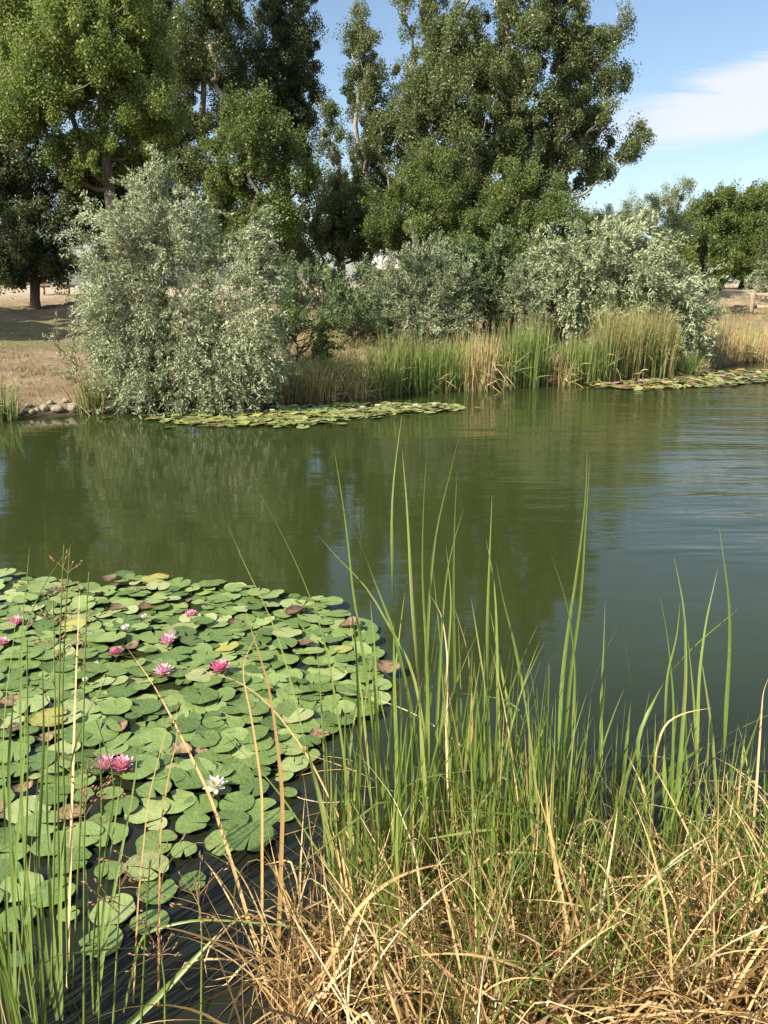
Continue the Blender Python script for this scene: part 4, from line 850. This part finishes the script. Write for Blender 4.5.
# density follows the photograph: thick in the middle, thinner to the right
for k in range(58):
    u = k / 57
    px = random.choice([random.uniform(375, 560), random.uniform(330, 620), random.uniform(380, 560), random.uniform(560, 780)]); py = random.uniform(868, 985)
    bx, by = on_px(px, py)
    hm = 1.05 if px < 560 else .84
    cattail(bx, by, random.randint(5, 7), .5, hm, 'slim green cattail in the ' + ('left edge' if px < 400 else 'dense middle' if px < 560 else 'thinner right half') + ' of the near stand', 'slim cattails filling the near stand')
# short young sedge-like green blades low on the right
for k in range(12):
    bx, by = on_px(random.uniform(640, 790), random.uniform(850, 960)); cattail(bx, by, 5, .35, .7, 'short young cattail low at the right of the near stand', 'short young cattails at the lower right', .25, .007, .011)

# single big dry leaves and stalks seen clearly
DR = [
 ([(242, 597), (250, 627), (267, 677), (273, 710), (280, 767), (283, 800), (280, 900), (275, 1010)], 2.05, 2.2, .016, 'broad straw-coloured leaf standing upright over the lily raft'),
 ([(127, 648), (153, 683), (173, 720), (193, 760), (212, 800), (234, 870), (265, 975), (275, 1040)], 1.9, 2.5, .012, 'long straight brown stalk slanting from lower right across the raft'),
 ([(150, 590), (172, 600), (165, 640)], 0, 0, 0, ''),
 ([(80, 582), (79, 610), (77, 650), (75, 700), (72, 800), (66, 1030)], 1.95, 2.35, .012, 'stout orange-brown dead reed stalk among the left rushes'),
 ([(120, 655), (233, 677), (267, 700), (307, 753), (327, 793), (360, 860), (392, 950)], 2.2, 2.5, .009, 'tan dead blade stretched low from the stand over the raft'),
 ([(158, 932), (161, 880), (166, 862), (195, 840), (215, 842), (245, 880), (290, 985)], 1.95, 1.95, .008, 'pale dry leaf arched like a hook over dark water at lower left'),
 ([(240, 960), (236, 930), (233, 890), (245, 860), (262, 855), (275, 870), (300, 930), (330, 1030)], 1.85, 1.95, .008, 'whitish dry leaf drooping beside the hooked one'),
 ([(455, 862), (420, 868), (390, 880), (360, 905), (335, 950), (318, 985), (300, 1040)], 1.7, 1.9, .013, 'wide tan leaf arching from the bottom edge left of the stand'),
 ([(545, 775), (548, 820), (556, 870), (566, 920), (580, 1030)], 1.75, 1.9, .014, 'thick yellow-tan stalk rising from the bottom centre right'),
 ([(768, 560 + 295), (735, 856), (700, 880), (676, 910), (660, 960), (650, 1030)], 1.75, 1.9, .008, 'dry leaf bowed over at the lower right corner'),
 ([(712, 708), (685, 712), (665, 722), (657, 745), (653, 790), (650, 880)], 2.3, 2.35, .010, 'pale leaf hooked right among the right cattails'),
 ([(770, 675), (763, 690), (761, 720), (752, 850)], 2.2, 2.3, .008, 'dry leaf tip folded over at the right edge'),
 ([(628, 756), (640, 780), (650, 810), (655, 860)], 2.3, 2.4, .010, 'pale broken leaf pointing up left in the right stand'),
 ([(345, 625), (320, 600), (300, 640)], 0, 0, 0, ''),
 ([(330, 690), (372, 698), (398, 706), (420, 716), (455, 740), (485, 765), (530, 795), (560, 830), (580, 930)], 2.2, 2.6, .010, 'long cream-coloured fallen leaf lying across the middle stand'),
 ([(430, 620 - 25), (442, 612), (448, 660), (446, 720), (450, 880)], 2.3, 2.4, .009, 'straw leaf bent at its tip in the middle of the stand'),
 ([(452, 600), (460, 625), (468, 650), (472, 700), (472, 880)], 2.3, 2.5, .011, 'orange-tipped dying leaf right of centre'),
 ([(430, 763), (455, 790), (490, 822), (510, 850), (520, 940)], 2.1, 2.2, .010, 'reddish tan leaf slanting down right inside the stand'),
 ([(340, 740), (365, 760), (395, 800), (415, 850), (430, 960)], 2.0, 2.1, .009, 'orange-tan leaf slanting down right at the left side of the stand'),
 ([(200, 922), (250, 985), (270, 1010)], 0, 0, 0, ''),
 ([(262, 615), (248, 650), (238, 700), (225, 740)], 0, 0, 0, ''),
 ([(173, 700), (166, 730), (158, 760), (148, 800), (138, 900), (132, 1030)], 1.9, 2.3, .009, 'tan stalk crossing the touching pair of blooms from below'),
 ([(176, 702), (178, 740), (170, 765), (160, 830), (158, 1030)], 1.9, 2.2, .008, 'folded tan leaf just right of the pair of blooms'),
 ([(262, 625), (240, 665), (252, 720), (262, 790), (262, 960)], 2.1, 2.3, .009, 'crooked dry leaf over the raft left of the upright straw leaf'),
]
for pts_, yb, yt, w, lab in DR:
    if w == 0: continue
    P = traced(pts_, yb, yt, 30); base = P[0].copy()
    me = ribbon_mesh('dead_leaf', (P - base)[None], taper(1, 30, [w], k=3), (random.uniform(0, .6) + np.linspace(0, 1, 30) * random.gauss(0, .5))[None], M_STRAW, [random.uniform(.3, 1)], .25, np.array([[0.15, 1.0, 0.0]]))
    tag(link('dead_reed_leaf', me, None, base), lab, 'dead leaf', 'single dead reed leaves in the foreground')
GR = [
 ([(226, 925), (199, 954), (168, 987), (129, 1024), (110, 1045)], 1.8, 2.0, .020, 'broad green blade rising from the bottom left corner area'),
 ([(330, 935), (290, 926), (250, 922), (195, 919), (141, 932), (120, 1030)], 1.9, 1.9, .008, 'thin green blade arching level over the dark water'),
 ([(222, 1030), (220, 990), (210, 960), (200, 960)], 0, 0, 0, ''),
 ([(0, 985), (25, 1010), (45, 1040)], 1.8, 1.8, .014, 'green blade tip cut by the bottom left corner'),
 ([(173, 697), (207, 720), (233, 743), (256, 765), (285, 800), (330, 870), (385, 960)], 2.2, 2.6, .012, 'light green blade slanting across the right part of the raft'),
]
for pts_, yb, yt, w, lab in GR:
    if w == 0: continue
    P = traced(list(pts_) if pts_[0][1] > pts_[-1][1] and False else pts_, yb, yt, 26); base = P[0].copy()
    me = ribbon_mesh('green_blade', (P - base)[None], taper(1, 26, [w], k=2.6), (random.uniform(0, .5) + np.linspace(0, 1, 26) * .5)[None], M_BLADE, [.8], .2, np.array([[0.15, 1.0, 0.0]]))
    tag(link('green_blade', me, None, base), lab, 'grass blade', 'single green blades in the foreground')

# ------------------------------------------------------------------ rushes at the left with seed heads
def seeds(C, A, L, r):
    """small spindle seeds: centres C, axes A"""
    n = len(C); A = norm(A); ref = norm(rng.normal(size=(n, 3))); S = norm(np.cross(A, ref)); U = np.cross(S, A); L = np.asarray(L)[:, None]; r = np.asarray(r)[:, None]
    V = np.stack([C - A * L / 2, C + S * r, C + U * r, C - S * r, C - U * r, C + A * L / 2], 1).reshape(-1, 3)
    o = np.arange(n)[:, None, None] * 6; T = np.array([[0, 2, 1], [0, 3, 2], [0, 4, 3], [0, 1, 4], [5, 1, 2], [5, 2, 3], [5, 3, 4], [5, 4, 1]])[None]
    return V, (o + T).reshape(-1, 3)
def rush(pts_, yb, yt, label, r=.0028, head=True, nh=9, green=True, spread=.05):
    P = traced(pts_, yb, yt, 22); base = P[0].copy(); root = thing('rush_plant', base, label, 'rush', 'rushes at the lower left')
    V, Fc = tubes([(P - base, np.linspace(r * 1.4, r * .6, 22))], 6); me = mesh_np('stem', V, Fc, [M_BLADE if green else M_STRAW], {'t': ('POINT', np.full(len(V), .5)), 'tint': ('POINT', np.full(len(V), random.uniform(.3, 1)))}, smooth=True); link('stem', me, root)
    if head:
        tp = P[-1] - base; lines = []; C = []; A = []
        for k in range(nh):
            u = random.uniform(.80, 1.0); q = P[int(u * 21)] - base; d = norm(np.array([random.gauss(0, 1), random.gauss(0, 1), random.uniform(.2, 1.6)])); ln = random.uniform(.3, 1) * spread
            e = q + d * ln; lines.append((np.array([q, q + d * ln * .5 + [0, 0, .003], e]), [.0011, .001, .0008])); m = random.randint(1, 3)
            for z in range(m): C.append(e + d * (z * .011 + .006) + rng.normal(size=3) * .003); A.append(d + rng.normal(size=3) * .25)
        V, Fc = tubes(lines, 4); V2, F2 = seeds(np.array(C), np.array(A), rng.uniform(.014, .026, len(C)), rng.uniform(.0022, .004, len(C)))
        me = mesh_np('seed_head', np.concatenate([V, V2]), [(Fc, 0), (F2 + len(V), 0)], [M_SEED], {'tint': ('POINT', rng.random(len(V) + len(V2)))}); link('seed_head', me, root)
    return root
RU = [
 ([(64, 545), (62, 580), (60, 640), (58, 780), (60, 1050)], 1.95, 2.3, 'rush with a tall brown seed head near the left raft edge', True, .06),
 ([(70, 548), (66, 600), (62, 700), (66, 900), (70, 1050)], 1.95, 2.25, 'rush crowding close to the tall brown seed head', True, .05),
 ([(89, 572), (86, 620), (84, 700), (82, 780), (76, 920), (70, 1050)], 1.95, 2.2, 'rush with upright rusty spikelets just right of the tallest one', True, .05),
 ([(53, 600), (54, 650), (56, 760), (50, 1050)], 1.9, 2.2, 'rush with a drooping seed spray left of the tallest one', True, .06),
 ([(96, 780 - 60), (117, 780), (104, 860), (92, 944), (95, 1050)], 1.9, 2.0, 'bent rush without a head crossing the lower raft', False, 0),
 ([(27, 640), (28, 780), (24, 900), (18, 1050)], 1.9, 2.1, 'slim dark rush near the left edge', False, 0),
 ([(120, 880), (118, 930), (112, 1050)], 1.8, 1.9, 'low sedge with wiry brown spray over dark water, left one', True, .12),
 ([(150, 860), (146, 920), (140, 1050)], 1.8, 1.95, 'low sedge with wiry brown spray over dark water, middle one', True, .12),
 ([(196, 880), (202, 930), (201, 1050)], 1.8, 1.9, 'low sedge with wiry brown spray beside the broad green blade', True, .10),
 ([(100, 740), (102, 800), (98, 900), (100, 1050)], 1.85, 2.0, 'sedge with a rusty head in front of the touching pink pair', True, .08),
 ([(88, 760), (84, 840), (84, 1050)], 1.85, 2.0, 'sedge with a rusty head left of the touching pink pair', True, .08),
 ([(160, 945), (165, 985), (165, 1050)], 1.75, 1.85, 'short wiry sedge near the bottom edge', True, .10),
]
for p_, yb, yt, lab, hd, spd in RU: rush(p_, yb, yt, lab, head=hd, nh=10 if spd < .08 else 13, spread=spd if hd else 0)
LB = [ # broad blades at the left
 ((35, 1040), 'left-edge cattail with blades crossing the near raft', [[(18, 570 + 20), (14, 640), (6, 690), (2, 760)], [(75, 540), (52, 570), (30, 610), (16, 670), (8, 760), (12, 900)], [(30, 545), (24, 600), (20, 680), (22, 820), (30, 930)]]),
 ((62, 1045), 'left cattail with a blade leaning right over the raft', [[(118, 655), (100, 690), (78, 730), (66, 790), (60, 900)], [(50, 700), (46, 780), (50, 900)], [(42, 640), (44, 740), (38, 860), (46, 960)]]),
 ((15, 1040), 'dark cattail standing at the left frame edge', [[(26, 680), (24, 760), (14, 880)], [(0, 700), (4, 800), (8, 930)], [(40, 760), (30, 860), (20, 960)]]),
 ((95, 1045), 'left cattail whose stiff blades rise below the pink pair', [[(75, 700), (78, 780), (88, 900)], [(128, 740), (118, 800), (104, 900)], [(140, 720), (135, 780), (116, 880), (102, 960)]]),
]
for (bp, lab, leaves) in LB:
    B0 = WY(bp[0], bp[1], 1.85); root = thing('cattail_plant', B0, lab, 'cattail', 'cattails at the lower left')
    for lf in leaves: leaf_obj('leaf', traced(lf + [bp], 1.85, 2.2 + random.uniform(0, .2)), random.uniform(.009, .013), M_BLADE, root, B0, random.uniform(.1, .8), k=2.6)
for k in range(7):
    p = WZ(random.uniform(-30, 110), random.uniform(1040, 1090), 0); cattail(p[0], p[1], 4, .45, .95, 'slender green reed in the thin row at the lower left', 'slender reeds at the lower left', .08, .006, .009)

for k in range(16):
    px_, py_ = (random.uniform(690, 775), random.uniform(770, 850)) if k < 9 else (random.uniform(290, 345), random.uniform(700, 860))
    p = WZ(px_, py_, .004); a_ = random.uniform(-.9, .9); ln = random.uniform(.05, .16); t_ = np.linspace(-1, 1, 6)[:, None]
    P = np.array([math.cos(a_), math.sin(a_), 0]) * ln * t_ + np.array([-math.sin(a_), math.cos(a_), 0]) * (t_ ** 2) * ln * random.uniform(-.3, .3) + np.array([0, 0, .003])
    me = ribbon_mesh('floating_straw', P[None], np.full((1, 6), random.uniform(.003, .006)), np.zeros((1, 6)), M_STRAW, [random.random()], .1, np.array([[0, 0, 1.0]]))
    tag(link('floating_straw', me, None, p), 'thin bit of straw floating on dark water at the right of the stand' if k < 9 else 'thin bit of straw floating between the lily raft and the stand', 'straw', 'bits of straw afloat near the reeds')
# ------------------------------------------------------------------ tangled dry grass along the near bank (uncountable)
def dry_mass():
    def batch(n, x0, x1, y0, y1, lmin, lmax, lean0, lean1, w, kp, name, label, mat, N=14):
        x = rng.uniform(x0, x1, n); y = rng.uniform(y0, y1, n)
        g = np.sin(4 * x + 3 * y) + np.sin(9 * x - 5 * y + 1) + rng.normal(0, .8, n); keep = g > -1.0; x, y = x[keep], y[keep]; n = len(x)
        z = np.maximum(height(x, y), 0) - .03; L = rng.uniform(lmin, lmax, n); th0 = np.abs(rng.normal(lean0, .2, n)); th1 = th0 + rng.normal(lean1, .5, n)
        kink = rng.uniform(.3, .8, n); ka = np.where(rng.random(n) < kp, rng.uniform(.7, 2.3, n), 0)
        P = grow(np.stack([x, y, z], -1), L, rng.uniform(0, 6.28, n), th0, th1, 1.3, N, daz=rng.normal(0, .5, n), kink=kink, kang=ka)
        P[:, :, 2] = np.maximum(P[:, :, 2], np.maximum(height(P[:, :, 0], P[:, :, 1]), 0) + .01 + rng.uniform(0, .03, (n, 1)))
        Wd = taper(n, N, w * rng.uniform(.55, 1.5, n), k=3); tw = rng.uniform(0, 3.1, (n, 1)) + np.linspace(0, 1, N)[None] * rng.normal(0, 1.5, (n, 1))
        tag(link(name, ribbon_mesh(name, P, Wd, tw, mat, None, .25)), label, 'grass', None, 'stuff')
    batch(3500, -.30, 1.7, 1.40, 2.15, .22, .72, .3, .95, .0062, .35, 'dry_grass', 'tangled straw-coloured dead grass along the bottom of the picture', M_STRAW)
    batch(750, -.15, 1.5, 1.75, 2.4, .25, .62, .15, .35, .006, .35, 'dead_reed_litter', 'thin dead reed stems standing among the green cattails', M_STRAW)
    batch(1150, -.1, 1.6, 1.6, 2.35, .3, .75, .12, .3, .0065, .12, 'green_grass', 'thin green grass growing through the dead grass', M_BLADE)
dry_mass()
